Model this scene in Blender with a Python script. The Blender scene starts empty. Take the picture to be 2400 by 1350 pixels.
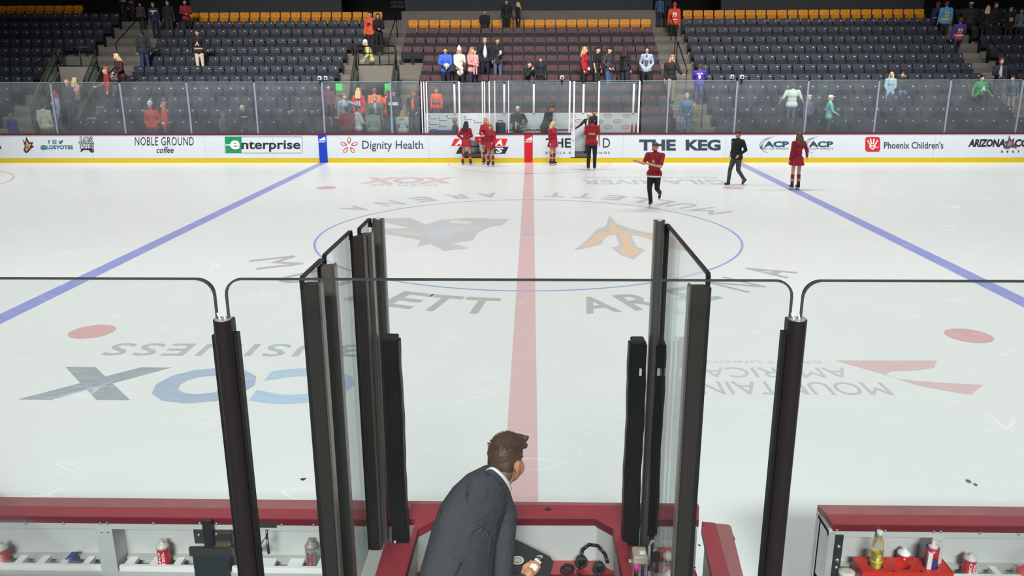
import bpy, bmesh, math, random
from mathutils import Vector, Matrix, Euler
random.seed(7)
S = bpy.context.scene
COL = S.collection
# ------------------------------------------------------------------ camera
CAM = Vector((0.0875, -17.2988, 3.6434)); YAW, PIT, ROL, FPX = -0.024738, -0.274614, -0.003488, 1883.77
_cy, _sy = math.cos(YAW), math.sin(YAW)
FWD = Vector((_sy*math.cos(PIT), _cy*math.cos(PIT), math.sin(PIT)))
_r0 = Vector((_cy, -_sy, 0)); _u0 = _r0.cross(FWD)
RGT = _r0*math.cos(ROL) + _u0*math.sin(ROL); UPV = -_r0*math.sin(ROL) + _u0*math.cos(ROL)
cd = bpy.data.cameras.new('camera'); cam = bpy.data.objects.new('camera', cd); COL.objects.link(cam)
cam.matrix_world = Matrix(((RGT.x, UPV.x, -FWD.x, CAM.x), (RGT.y, UPV.y, -FWD.y, CAM.y), (RGT.z, UPV.z, -FWD.z, CAM.z), (0, 0, 0, 1)))
cd.sensor_width = 36; cd.lens = FPX*36/2400; cd.clip_start = .05; cd.clip_end = 200
S.camera = cam
# ------------------------------------------------------------------ world, lights, exposure
w = bpy.data.worlds.new('arena_world'); S.world = w; w.use_nodes = True
w.node_tree.nodes['Background'].inputs[0].default_value = (.9, .94, 1, 1)
w.node_tree.nodes['Background'].inputs[1].default_value = .09
S.view_settings.view_transform = 'Standard'; S.view_settings.look = 'None'; S.view_settings.gamma = 1
S.view_settings.use_curve_mapping = False; S.view_settings.exposure = 0.0
def lamp(x, y, z, sx, sy, power, spread, aim=None):
    ld = bpy.data.lights.new('arena_and_fill_light', 'AREA'); ld.shape = 'RECTANGLE'; ld.size = sx; ld.size_y = sy
    ld.energy = power; ld.spread = math.radians(spread); ld.color = (1, 1, .985)
    o = bpy.data.objects.new('arena_and_fill_light', ld); o.location = (x, y, z); COL.objects.link(o)
    if aim: o.rotation_euler = (Vector(aim)-o.location).to_track_quat('-Z', 'Y').to_euler()
for lx in (-19.5, -6.5, 6.5, 19.5):
    for ly in (-4.6, 8.2):
        lamp(lx, ly, 13.5, 9, 1.6, 600, 118)
lamp(0, 1, 14, 38, 1.5, 1640, 45, (0, 18.7, 2.4))      # added fill lamp, aimed and narrowed to brighten the far seats
lamp(0, -26, 9, 22, 1.5, 380, 26, (0, -13.6, .9))   # added unseen fill behind the camera, lifts the dark bench faces
# ------------------------------------------------------------------ pixel -> plane helpers
def ray(px, py): return FWD + RGT*((px-1200)/FPX) + UPV*((675-py)/FPX)
def at_y(px, py, y): d = ray(px, py); return CAM + d*((y-CAM.y)/d.y)
def at_z(px, py, z=0.0): d = ray(px, py); return CAM + d*((z-CAM.z)/d.z)
# ------------------------------------------------------------------ materials
def lin(c): return tuple((v/255/12.92 if v/255 <= .04045 else ((v/255+.055)/1.055)**2.4) for v in c)
MATS = {}
def mat(rgb, rough=.6, metal=0., var=.10, scale=14., spec=.5, key=None):
    k = key or ('m', tuple(rgb), rough, metal, var, scale, spec)
    if k in MATS: return MATS[k]
    m = bpy.data.materials.new('surface_%d' % len(MATS)); m.use_nodes = True; N = m.node_tree.nodes; L = m.node_tree.links
    b = N['Principled BSDF']; c = lin(rgb)
    tc = N.new('ShaderNodeTexCoord'); nz = N.new('ShaderNodeTexNoise'); nz.inputs['Scale'].default_value = scale; nz.inputs['Detail'].default_value = 4
    L.new(tc.outputs['Object'], nz.inputs['Vector'])
    mx = N.new('ShaderNodeMix'); mx.data_type = 'RGBA'
    mx.inputs[6].default_value = (*[v*(1-var) for v in c], 1); mx.inputs[7].default_value = (*[min(1, v*(1+var)) for v in c], 1)
    L.new(nz.outputs['Fac'], mx.inputs[0]); L.new(mx.outputs[2], b.inputs['Base Color'])
    b.inputs['Roughness'].default_value = rough; b.inputs['Metallic'].default_value = metal; b.inputs['Specular IOR Level'].default_value = spec
    MATS[k] = m; return m
def emit(rgb, st):
    m = bpy.data.materials.new('lit_sign'); m.use_nodes = True; b = m.node_tree.nodes['Principled BSDF']
    b.inputs['Base Color'].default_value = (*lin(rgb), 1); b.inputs['Emission Color'].default_value = (*lin(rgb), 1); b.inputs['Emission Strength'].default_value = st
    return m
def glass(tint=(.97, .99, .985), refl=.5, haze=.0, hcol=(.75, .8, .82), rough=.02):
    m = bpy.data.materials.new('clear_pane'); m.use_nodes = True; N = m.node_tree.nodes; L = m.node_tree.links; N.clear()
    out = N.new('ShaderNodeOutputMaterial'); tr = N.new('ShaderNodeBsdfTransparent'); tr.inputs[0].default_value = (*tint, 1)
    gl = N.new('ShaderNodeBsdfGlossy'); gl.inputs['Roughness'].default_value = rough; gl.inputs[0].default_value = (1, 1, 1, 1)
    fr = N.new('ShaderNodeFresnel'); fr.inputs[0].default_value = 1.45
    ml = N.new('ShaderNodeMath'); ml.operation = 'MULTIPLY'; ml.inputs[1].default_value = refl; L.new(fr.outputs[0], ml.inputs[0])
    a = N.new('ShaderNodeMixShader'); L.new(ml.outputs[0], a.inputs[0]); L.new(tr.outputs[0], a.inputs[1]); L.new(gl.outputs[0], a.inputs[2])
    if haze:
        df = N.new('ShaderNodeBsdfDiffuse'); df.inputs[0].default_value = (*hcol, 1)
        tl = N.new('ShaderNodeBsdfTranslucent'); tl.inputs[0].default_value = (*hcol, 1); ad = N.new('ShaderNodeMixShader'); ad.inputs[0].default_value = .5
        L.new(df.outputs[0], ad.inputs[1]); L.new(tl.outputs[0], ad.inputs[2])
        tc = N.new('ShaderNodeTexCoord'); nz = N.new('ShaderNodeTexNoise'); nz.inputs['Scale'].default_value = 1.1; nz.inputs['Detail'].default_value = 6
        L.new(tc.outputs['Object'], nz.inputs['Vector'])
        mm = N.new('ShaderNodeMath'); mm.operation = 'MULTIPLY'; mm.inputs[1].default_value = haze*2; L.new(nz.outputs['Fac'], mm.inputs[0])
        h = N.new('ShaderNodeMixShader'); L.new(mm.outputs[0], h.inputs[0]); L.new(a.outputs[0], h.inputs[1]); L.new(ad.outputs[0], h.inputs[2]); a = h
    L.new(a.outputs[0], out.inputs[0]); return m
ICE_RGB = (226, 229, 227)
def ice_mat(paint=None, amount=1.0):
    """white ice; with a paint colour: pigment frozen under scratched ice"""
    k = ('ice', paint, amount)
    if k in MATS: return MATS[k]
    m = bpy.data.materials.new('ice_surface' if paint is None else 'ice_paint'); m.use_nodes = True; N = m.node_tree.nodes; L = m.node_tree.links
    b = N['Principled BSDF']; b.inputs['Roughness'].default_value = .32; b.inputs['Specular IOR Level'].default_value = .22
    tc = N.new('ShaderNodeTexCoord'); ge = N.new('ShaderNodeNewGeometry')
    def scratch(scale, thin, rot, stretch):
        mp = N.new('ShaderNodeMapping'); mp.inputs['Rotation'].default_value = (0, 0, rot); mp.inputs['Scale'].default_value = (stretch, 1, 1)
        L.new(ge.outputs['Position'], mp.inputs[0])
        nz = N.new('ShaderNodeTexNoise'); nz.inputs['Scale'].default_value = .7; L.new(mp.outputs[0], nz.inputs['Vector'])
        ad = N.new('ShaderNodeMixRGB'); ad.blend_type = 'ADD'; ad.inputs[0].default_value = .5; L.new(mp.outputs[0], ad.inputs[1]); L.new(nz.outputs['Color'], ad.inputs[2])
        v = N.new('ShaderNodeTexVoronoi'); v.feature = 'DISTANCE_TO_EDGE'; v.inputs['Scale'].default_value = scale; L.new(ad.outputs[0], v.inputs['Vector'])
        r = N.new('ShaderNodeMapRange'); r.inputs[1].default_value = 0; r.inputs[2].default_value = thin; r.inputs[3].default_value = 1; r.inputs[4].default_value = 0
        L.new(v.outputs['Distance'], r.inputs[0])
        n2 = N.new('ShaderNodeTexNoise'); n2.inputs['Scale'].default_value = 1.3; n2.inputs['Detail'].default_value = 3; L.new(ge.outputs['Position'], n2.inputs['Vector'])
        r2 = N.new('ShaderNodeMapRange'); r2.inputs[1].default_value = .52; r2.inputs[2].default_value = .68; L.new(n2.outputs['Fac'], r2.inputs[0])
        q = N.new('ShaderNodeMath'); q.operation = 'MULTIPLY'; L.new(r.outputs[0], q.inputs[0]); L.new(r2.outputs[0], q.inputs[1]); return q
    s1 = scratch(1.3, .012, .6, .35); s2 = scratch(2.6, .02, -.9, .3)
    mxm = N.new('ShaderNodeMath'); mxm.operation = 'MAXIMUM'; L.new(s1.outputs[0], mxm.inputs[0]); L.new(s2.outputs[0], mxm.inputs[1])
    big = N.new('ShaderNodeTexNoise'); big.inputs['Scale'].default_value = .35; big.inputs['Detail'].default_value = 5; L.new(ge.outputs['Position'], big.inputs['Vector'])
    base = N.new('ShaderNodeMix'); base.data_type = 'RGBA'; c = lin(ICE_RGB)
    base.inputs[6].default_value = (*[v*.965 for v in c], 1); base.inputs[7].default_value = (*[min(1, v*1.03) for v in c], 1); L.new(big.outputs['Fac'], base.inputs[0])
    cur = base.outputs[2]
    if paint is not None:
        fn = N.new('ShaderNodeTexNoise'); fn.inputs['Scale'].default_value = 9; fn.inputs['Detail'].default_value = 8; fn.inputs['Roughness'].default_value = .8
        mp = N.new('ShaderNodeMapping'); mp.inputs['Scale'].default_value = (.35, 1.6, 1); L.new(ge.outputs['Position'], mp.inputs[0]); L.new(mp.outputs[0], fn.inputs['Vector'])
        fr = N.new('ShaderNodeMapRange'); fr.inputs[1].default_value = .3; fr.inputs[2].default_value = .7; fr.inputs[3].default_value = amount*.72; fr.inputs[4].default_value = min(1, amount*1.15)
        L.new(fn.outputs['Fac'], fr.inputs[0])
        pm = N.new('ShaderNodeMix'); pm.data_type = 'RGBA'; L.new(fr.outputs[0], pm.inputs[0]); L.new(cur, pm.inputs[6]); pm.inputs[7].default_value = (*lin(paint), 1); cur = pm.outputs[2]
    sm = N.new('ShaderNodeMix'); sm.data_type = 'RGBA'; sm.inputs[7].default_value = (*lin((248, 250, 250)), 1); L.new(cur, sm.inputs[6])
    sf = N.new('ShaderNodeMath'); sf.operation = 'MULTIPLY'; sf.inputs[1].default_value = .75 if paint is None else .45; L.new(mxm.outputs[0], sf.inputs[0]); L.new(sf.outputs[0], sm.inputs[0])
    L.new(sm.outputs[2], b.inputs['Base Color']); MATS[k] = m; return m
# ------------------------------------------------------------------ object helpers
PEND = []
def mk(name, me, m=None, parent=None, loc=None):
    o = bpy.data.objects.new(name, me); PEND.append(o)
    if m is not None and me is not None and not me.materials: me.materials.append(m)
    if parent is not None: o.parent = parent
    if loc is not None: o.location = loc
    return o
def empty(name, loc=(0, 0, 0), rz=0.): 
    o = bpy.data.objects.new(name, None); o.empty_display_size = .1; o.location = loc; o.rotation_euler = (0, 0, rz); PEND.append(o); return o
def tag(o, label, cat, group=None, kind=None):
    o['label'] = label; o['category'] = cat
    if group: o['group'] = group
    if kind: o['kind'] = kind
    return o
def struct(o, kind='structure'): o['kind'] = kind; return o
def copy_tree(o, parent=None):
    c = o.copy(); PEND.append(c)
    if parent is not None: c.parent = parent
    for ch in [q for q in PEND if q.parent is o]: copy_tree(ch, c)
    return c
class MB:
    def __init__(s): s.b = bmesh.new()
    def box(s, x0, x1, y0, y1, z0, z1, mi=0, M=None):
        v = [s.b.verts.new((x, y, z)) for x in (x0, x1) for y in (y0, y1) for z in (z0, z1)]
        if M is not None:
            for q in v: q.co = M @ q.co
        for f in ((0, 1, 3, 2), (4, 6, 7, 5), (0, 4, 5, 1), (2, 3, 7, 6), (0, 2, 6, 4), (1, 5, 7, 3)):
            s.b.faces.new([v[i] for i in f]).material_index = mi
        return s
    def prism(s, pts, axis, a, b, mi=0):
        """2D outline pts extruded along an axis from a to b: axis 'y' takes (x,z), 'z' (x,y), 'x' (y,z)"""
        def P(p, t): return {'y': (p[0], t, p[1]), 'z': (p[0], p[1], t), 'x': (t, p[0], p[1])}[axis]
        A = [s.b.verts.new(P(p, a)) for p in pts]; B = [s.b.verts.new(P(p, b)) for p in pts]; n = len(pts)
        fs = [s.b.faces.new(A), s.b.faces.new(B[::-1])] + [s.b.faces.new((A[i], B[i], B[(i+1) % n], A[(i+1) % n])) for i in range(n)]
        for f in fs: f.material_index = mi
        return s
    def tube(s, p0, p1, r0, r1=None, n=10, mi=0, caps=True):
        p0, p1 = Vector(p0), Vector(p1); r1 = r0 if r1 is None else r1; d = (p1-p0)
        if d.length < 1e-6: return s
        d.normalize(); a = d.orthogonal().normalized(); b = d.cross(a)
        A, B = [], []
        for i in range(n):
            t = 2*math.pi*i/n; e = a*math.cos(t)+b*math.sin(t); A.append(s.b.verts.new(p0+e*r0)); B.append(s.b.verts.new(p1+e*r1))
        for i in range(n):
            f = s.b.faces.new((A[i], A[(i+1) % n], B[(i+1) % n], B[i])); f.smooth = True; f.material_index = mi
        if caps: s.b.faces.new(A[::-1]).material_index = mi; s.b.faces.new(B).material_index = mi
        return s
    def path(s, pts, r, n=8, mi=0):
        for a, b in zip(pts, pts[1:]): s.tube(a, b, r, n=n, mi=mi)
        for p in pts[1:-1]: s.ell(p, (r, r, r), seg=8, mi=mi)
        return s
    def lathe(s, prof, c, n=20, mi=0, axis=None):
        c = Vector(c); rings = []
        for r, z in prof: rings.append([s.b.verts.new(c+Vector((max(r, 1e-4)*math.cos(2*math.pi*i/n), max(r, 1e-4)*math.sin(2*math.pi*i/n), z))) for i in range(n)])
        for A, B in zip(rings, rings[1:]):
            for i in range(n): f = s.b.faces.new((A[i], A[(i+1) % n], B[(i+1) % n], B[i])); f.smooth = True; f.material_index = mi
        s.b.faces.new(rings[0][::-1]).material_index = mi; s.b.faces.new(rings[-1]).material_index = mi
        return s
    def ell(s, c, r, R=None, seg=12, mi=0):
        M = Matrix.Translation(Vector(c)) @ (R.to_4x4() if R is not None else Matrix()) @ Matrix.Diagonal((r[0], r[1], r[2], 1))
        n0 = len(s.b.faces)
        ret = bmesh.ops.create_uvsphere(s.b, u_segments=seg, v_segments=max(6, seg*2//3), radius=1, matrix=M)
        for v in ret['verts']:
            for f in v.link_faces: f.smooth = True; f.material_index = mi
        return s
    def cap(s, p0, p1, r0, r1=None, n=10, mi=0):
        r1 = r0 if r1 is None else r1
        s.tube(p0, p1, r0, r1, n, mi); s.ell(p0, (r0,)*3, seg=n, mi=mi); s.ell(p1, (r1,)*3, seg=n, mi=mi); return s
    def flat(s, pts3, mi=0):
        s.b.faces.new([s.b.verts.new(p) for p in pts3]).material_index = mi; return s
    def bevel(s, w, seg=2):
        bmesh.ops.bevel(s.b, geom=list(s.b.edges), offset=w, segments=seg, affect='EDGES', clamp_overlap=True); return s
    def mesh(s, name='mesh', mats=()):
        bmesh.ops.recalc_face_normals(s.b, faces=list(s.b.faces))
        me = bpy.data.meshes.new(name); s.b.to_mesh(me); s.b.free()
        for m in mats: me.materials.append(m)
        return me
    def obj(s, name, m, parent=None, loc=None):
        ms = m if isinstance(m, (list, tuple)) else [m]
        return mk(name, s.mesh(name, ms), None, parent, loc)
# one scratch object is re-used to evaluate remeshing and lettering
_tmp = bpy.data.objects.new('scratch', bpy.data.meshes.new('scratch')); COL.objects.link(_tmp)
_rm = _tmp.modifiers.new('r', 'REMESH'); _rm.mode = 'VOXEL'; _rm.use_smooth_shade = True
_sm = _tmp.modifiers.new('s', 'SMOOTH'); _sm.factor = .5
def remesh(mb, vox, smooth=2, name='body'):
    me = mb.mesh('tmp'); old = _tmp.data; _tmp.data = me; _rm.voxel_size = vox; _sm.iterations = smooth
    dg = bpy.context.evaluated_depsgraph_get(); dg.update()
    out = bpy.data.meshes.new_from_object(_tmp.evaluated_get(dg)); out.name = name; bpy.data.meshes.remove(old); return out
_fc = bpy.data.curves.new('letters', 'FONT'); _fo = bpy.data.objects.new('letters', _fc); COL.objects.link(_fo)
def text_mesh(body, bold=.0, ext=.0, shear=0., space=1.):
    _fc.body = body; _fc.size = 1; _fc.offset = bold; _fc.extrude = ext; _fc.shear = shear; _fc.space_character = space; _fc.resolution_u = 3
    dg = bpy.context.evaluated_depsgraph_get(); dg.update()
    return bpy.data.meshes.new_from_object(_fo.evaluated_get(dg))
def fit_text(name, body, u0, u1, v0, v1, frame, m, parent=None, bold=.0, shear=0., space=1., thick=.004):
    """lettering fitted into the box u0..u1 x v0..v1 of a plane; frame(u, v, w) -> world point, w = height above the plane"""
    me = text_mesh(body, bold, .5, shear, space); xs = [v.co.x for v in me.vertices]; ys = [v.co.y for v in me.vertices]
    x0, x1, y0, y1 = min(xs), max(xs), min(ys), max(ys)
    for v in me.vertices:
        a = (v.co.x-x0)/(x1-x0); b = (v.co.y-y0)/(y1-y0)
        v.co = frame(u0+(u1-u0)*a, v0+(v1-v0)*b, thick*(.5 if v.co.z > 0 else .0)+thick*.5)
    me.materials.clear(); me.materials.append(m)
    return mk(name, me, None, parent)
# ================================================================== THE ICE
FT = .3048
ice = MB().box(-31, 31, -12.95, 12.95, -.12, 0).obj('floor', ice_mat()); struct(ice); ice['label'] = 'white skated ice sheet of the hockey rink'
PAINT_Z = .0015
def ice_part(name, mb, rgb, amt=.8):
    return mb.obj(name, ice_mat(rgb, amt), ice)
def ring(mb, cx, cy, r0, r1, a0=0., a1=2*math.pi, n=160, z=PAINT_Z):
    for i in range(n):
        t, u = a0+(a1-a0)*i/n, a0+(a1-a0)*(i+1)/n
        mb.flat([(cx+r0*math.cos(t), cy+r0*math.sin(t), z), (cx+r1*math.cos(t), cy+r1*math.sin(t), z), (cx+r1*math.cos(u), cy+r1*math.sin(u), z), (cx+r0*math.cos(u), cy+r0*math.sin(u), z)])
    return mb
def rect(mb, x0, x1, y0, y1, z=PAINT_Z): return mb.flat([(x0, y0, z), (x1, y0, z), (x1, y1, z), (x0, y1, z)])
BLU, RED, GRY = (88, 98, 205), (205, 52, 78), (84, 82, 92)
for xs in (-1, 1):
    x = xs*25.5*FT; ice_part('blue_line', rect(MB(), x-.155, x+.155, -12.95, 12.95), BLU, .72)
ice_part('red_line', rect(MB(), -.155, .155, -12.95, 12.95), RED, .42)
ice_part('centre_circle', ring(MB(), 0, 0, 4.52, 4.572, z=.002), (70, 90, 215), .62)
ice_part('centre_dot', ring(MB(), 0, 0, 0, .15, n=40, z=.003), (80, 100, 220), .45)
ice_part('crease_arc', ring(MB(), 0, 12.95, 3.0, 3.05, math.pi, 2*math.pi), (225, 90, 100), .5)
for xs in (-1, 1):
    for ys in (-1, 1):
        ice_part('faceoff_dot', ring(MB(), xs*20*FT, ys*22*FT, 0, .305, n=48), RED, .52)
        ice_part('faceoff_ring', ring(MB(), xs*69*FT, ys*22*FT, 4.52, 4.572), (215, 60, 80), .6)
def ice_letter(ch, ang, r_base, h, w, rgb=GRY, amt=.47, out=1):
    """one letter of the arc: its foot at radius r_base, its top towards the centre dot"""
    e = Vector((math.cos(ang), math.sin(ang), 0)); t = Vector((-e.y, e.x, 0))
    fr = lambda u, v, ww: e*(r_base-v)+t*u+Vector((0, 0, PAINT_Z+ww*.2))
    return fit_text('letter', ch, -w/2, w/2, 0, h, fr, ice_mat(rgb, amt), ice, bold=0 if ch in 'MN' else .02)
def ang_of(px, py): p = at_z(px, py); return math.atan2(p.y, p.x)
for ch, px, py in zip('MULLETTARENA', (672, 735, 800, 868, 955, 1035, 1128, 1393, 1492, 1610, 1705, 1785), (612, 645, 675, 695, 702, 706, 708, 709, 702, 685, 662, 634)):
    ice_letter(ch, ang_of(px, py), 5.85, .86, .80 if ch == 'M' else .56)
for ch, px, py in zip('MULLETTARENA', (1668, 1590, 1530, 1482, 1428, 1362, 1298, 1147, 1075, 1000, 925, 845), (494, 484, 478, 472, 467, 463, 461, 460, 464, 470, 479, 490)):
    ice_letter(ch, ang_of(px, py), 5.85, .80, .80 if ch == 'M' else .56, amt=.40)
def ice_word(body, px0, px1, py0, py1, rgb, amt, bold=.0, space=1., name='lettering'):
    """a word frozen into the ice that reads from the far side: px0/px1 its ends seen from here, py0 far edge, py1 near edge"""
    m = (py0+py1)/2; xa, xb = at_z(px0, m).x, at_z(px1, m).x; ya, yb = at_z(1200, py0).y, at_z(1200, py1).y
    return fit_text(name, body, xb, xa, ya, yb, lambda u, v, ww: Vector((u, v, PAINT_Z+ww*.2)), ice_mat(rgb, amt), ice, bold=bold, space=space)
ice_word('BUSINESS', 245, 855, 809, 838, (70, 82, 105), .42, .01, 1.15)
ice_word('X', 85, 350, 866, 944, (52, 72, 104), .56, .06); ice_word('O', 357, 592, 866, 951, (78, 128, 180), .54, .05); ice_word('C', 605, 828, 866, 951, (112, 172, 220), .54, .05)
ice_word('MOUNTAIN', 1640, 2075, 891, 921, (96, 102, 110), .36, .0); ice_word('AMERICA', 1645, 1985, 858, 881, (96, 102, 110), .32, .0)
ice_word('CREDIT UNION', 1655, 1925, 842, 848, (120, 124, 130), .22)
ice_word('GILA RIVER', 1362, 1700, 421, 432, (96, 100, 112), .36, .02); ice_word('RESORTS & CASINOS', 1368, 1680, 414.5, 417.5, (110, 112, 122), .3)
ice_word('SPORTS BAR', 868, 1028, 430, 436, (110, 105, 110), .36); ice_word('XOX', 850, 1065, 415, 430, (205, 90, 100), .42, .05)
def ice_poly(name, polys, parent=ice):
    for k, (rgb, amt, pts) in enumerate(polys):
        mb = MB(); vs = [at_z(px, py, 0) for px, py in pts]
        mb.flat([(v.x, v.y, PAINT_Z+.0006*k) for v in vs]); bmesh.ops.triangulate(mb.b, faces=list(mb.b.faces)); ice_part(name, mb, rgb, amt)
ice_poly('mountain_emblem', [((205, 70, 92), .40, [(1958, 845), (2196, 845), (2190, 862), (2150, 868), (2090, 870), (2075, 878), (2110, 889), (2200, 897), (2305, 902), (2275, 925), (2240, 920), (2150, 903), (2080, 880)])])
ice_poly('pitchfork_emblem', [((110, 95, 95), .34, [(1345, 587), (1375, 562), (1392, 545), (1400, 537), (1420, 530), (1428, 505), (1447, 525), (1475, 535), (1515, 545), (1575, 556), (1618, 590), (1560, 580), (1500, 548), (1480, 552), (1492, 578), (1512, 585), (1486, 608), (1455, 598), (1432, 580), (1452, 576), (1443, 550), (1420, 552), (1410, 572), (1380, 580)]),
                     ((226, 172, 98), .6, [(1360, 583), (1395, 553), (1405, 546), (1425, 543), (1434, 516), (1450, 540), (1480, 546), (1520, 551), (1568, 560), (1600, 584), (1560, 574), (1500, 553), (1470, 550), (1478, 575), (1502, 588), (1482, 603), (1460, 594), (1446, 582), (1462, 578), (1452, 548), (1430, 548), (1412, 562), (1380, 576)])])
ice_poly('coyote_emblem', [((120, 105, 112), .34, [(868, 512), (962, 511), (998, 526), (1030, 516), (1090, 511), (1195, 513), (1175, 528), (1150, 531), (1120, 545), (1108, 563), (1060, 570), (1100, 582), (1040, 588), (1010, 572), (978, 578), (985, 562), (900, 548), (896, 536), (960, 534), (905, 522)]),
                           ((105, 120, 150), .3, [(985, 545), (1040, 528), (1120, 528), (1130, 536), (1060, 550), (1050, 562), (1000, 556)]),
                           ((214, 196, 160), .4, [(1060, 515), (1110, 520), (1095, 527), (1050, 522)]), ((150, 95, 100), .28, [(900, 538), (965, 540), (1000, 556), (940, 552)])])
mb = MB()
mb.prism([(0, 0), (.05, .012), (.038, -.025), (.012, -.02)], 'z', .0, .008); spd = mb.obj('tape_scrap', mat((40, 40, 42)), loc=at_z(704, 1123, 0)); tag(spd, 'small dark scrap of tape lying on the ice before the bench', 'tape')
mb = MB().ell((0, 0, .006), (.02, .03, .008)); mb.ell((.03, -.06, .006), (.016, .02, .007)); o = mb.obj('ice_chip', mat((95, 98, 100)), loc=at_z(2270, 1129, 0)); tag(o, 'tiny grey chip on the ice above the water bottles', 'chip')
# ================================================================== FAR BOARDS
FY = 12.95
WHITE, MAROON, YEL = mat((220, 226, 232), .35, var=.02), mat((96, 30, 44), .4), mat((222, 190, 8), .4, var=.06)
BLK, CHAR, ALU = mat((26, 27, 30), .5), mat((48, 54, 62), .5), mat((196, 200, 206), .35, .6)
def fx(px, py=340): return at_y(px, py, FY).x
GATES = [(fx(1088), fx(1137)), (fx(1338), fx(1386))]
boards = empty('wall_boards'); struct(boards); boards['label'] = 'white dasher boards with sponsor lettering along the far side'
xs = [-30] + [v for g in GATES for v in g] + [30]
for a, b in zip(xs[::2], xs[1::2]):
    MB().box(a, b, FY, FY+.2, .17, 1.03).obj('board_panel', WHITE, boards)
    MB().box(a, b, FY-.02, FY+.26, 1.03, 1.085).obj('cap_rail', MAROON, boards)
MB().box(-30, 30, FY-.012, FY+.2, 0, .165).obj('kick_plate', YEL, boards)
for g in GATES: MB().box(g[0], g[1], FY, FY+.3, .165, .2).obj('threshold', mat((40, 40, 42)), boards)
for px in (215, 480, 640, 1005, 1460, 1700, 1905, 2190):
    MB().box(fx(px)-.004, fx(px)+.004, FY-.0035, FY, .17, 1.03).obj('seam', mat((176, 182, 190)), boards)
BL, RD = mat((10, 62, 190), .4, var=.04), mat((208, 22, 38), .4, var=.04)
for px, m in ((756.5, BL), (1238.7, RD)):
    MB().box(fx(px)-.155, fx(px)+.155, FY-.016, FY, 0.01, 1.03).obj('line_stripe', m, boards)
WLET = mat((240, 243, 246), .4, var=.02)
ff = lambda u, v, w_: at_y(u, v, FY-.002-w_)
ff2 = lambda u, v, w_: at_y(u, v, FY-.019-w_)
def bt(body, u0, u1, vt, vb, m, bold=0., shear=0., space=1., fr=ff, name='lettering'): return fit_text(name, body, u0, u1, vb, vt, fr, m, boards, bold, shear, space)
def fpoly(name, pts, m, lift=.003, parent=None, n=1):
    mb = MB(); A = [at_y(px, py, FY-lift) for px, py in pts]; B = [at_y(px, py, FY) for px, py in pts]
    va = [mb.b.verts.new(p) for p in A]; vb = [mb.b.verts.new((p.x, FY, p.z)) for p in A]
    mb.b.faces.new(va)
    for i in range(len(va)): j = (i+1) % len(va); mb.b.faces.new((va[i], vb[i], vb[j], va[j]))
    return mb.obj(name, m, parent or boards)
def arc(cx, cy, rx, ry, a0, a1, wd0, wd1, n=14):
    o_, i_ = [], []
    for k in range(n+1):
        t = math.radians(a0+(a1-a0)*k/n); f = k/n; wd = wd0+(wd1-wd0)*f
        o_.append((cx+rx*math.cos(t), cy-ry*math.sin(t))); i_.append((cx+(rx-wd)*math.cos(t), cy-(ry-wd)*math.sin(t)))
    return o_+i_[::-1]
TEAL, SLATE = mat((0, 104, 122), .4), mat((52, 70, 84), .4)
DK = mat((40, 44, 50), .4)
bt('A', -14, 4, 332, 349, DK, .02)
# coyote head, icons, @LOSYOTES, stacked crest
TAN, DTAN = mat((196, 160, 112), .5), mat((58, 34, 34), .5)
fpoly('coyote_crest', [(52, 325), (59, 334), (61, 320), (69, 334), (78, 333), (75, 340), (80, 344), (73, 348), (66, 357), (60, 359), (55, 352), (58, 341)], DTAN)
fpoly('coyote_crest', [(61, 329), (67, 337), (74, 337), (70, 345), (63, 355), (58, 351), (61, 340)], TAN, .006)
fpoly('coyote_crest', [(63, 341), (68, 343), (64, 351), (61, 348)], mat((190, 96, 58)), .009)
bt('f', 113, 117, 327.5, 337.5, TEAL, .04)
for k in range(4):
    x0, y0, x1, y1 = ((123, 328, 132, 329.3), (123, 336, 132, 337.3), (123, 328, 124.3, 337), (130.8, 328, 132, 337))[k]
    fpoly('icon', [(x0, y0), (x1, y0), (x1, y1), (x0, y1)], DK)
fpoly('icon', arc(127.5, 332.7, 2.6, 2.6, 0, 359, 1, 1), DK)
fpoly('icon', [(137.5, 329), (141.5, 332), (144, 328.5), (147, 329), (148.5, 330.5), (146.5, 332.5), (144.5, 336.5), (140.5, 337.6), (137.4, 336.2), (140, 335), (138, 332.8)], TEAL)
bt('@LOSYOTES', 95, 171, 340, 352, TEAL, .035)
for body, a, b, c_, d in (('LOS', 188, 216, 321, 333), ('YOTES', 184, 219, 333, 347), ('YOTES', 188, 221, 346, 359)):
    if body == 'YOTES' and c_ > 340: continue
    bt(body, a-1, b+1, c_-1, d+1, DK, .07); fit_text('lettering', body, a+.5, b-.5, d-.3, c_+.3, lambda u, v, w_: at_y(u, v, FY-.007-w_), WLET, boards, -.012)
fpoly('crest_tail', [(190, 348), (219, 348), (221, 357), (214, 358), (208, 352), (196, 352), (188, 357)], DK)
bt('NOBLE GROUND', 316, 454, 321, 341, DK, .0, space=1.1); bt('coffee', 367, 407, 344, 358.5, DK, .008, .25)
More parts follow.
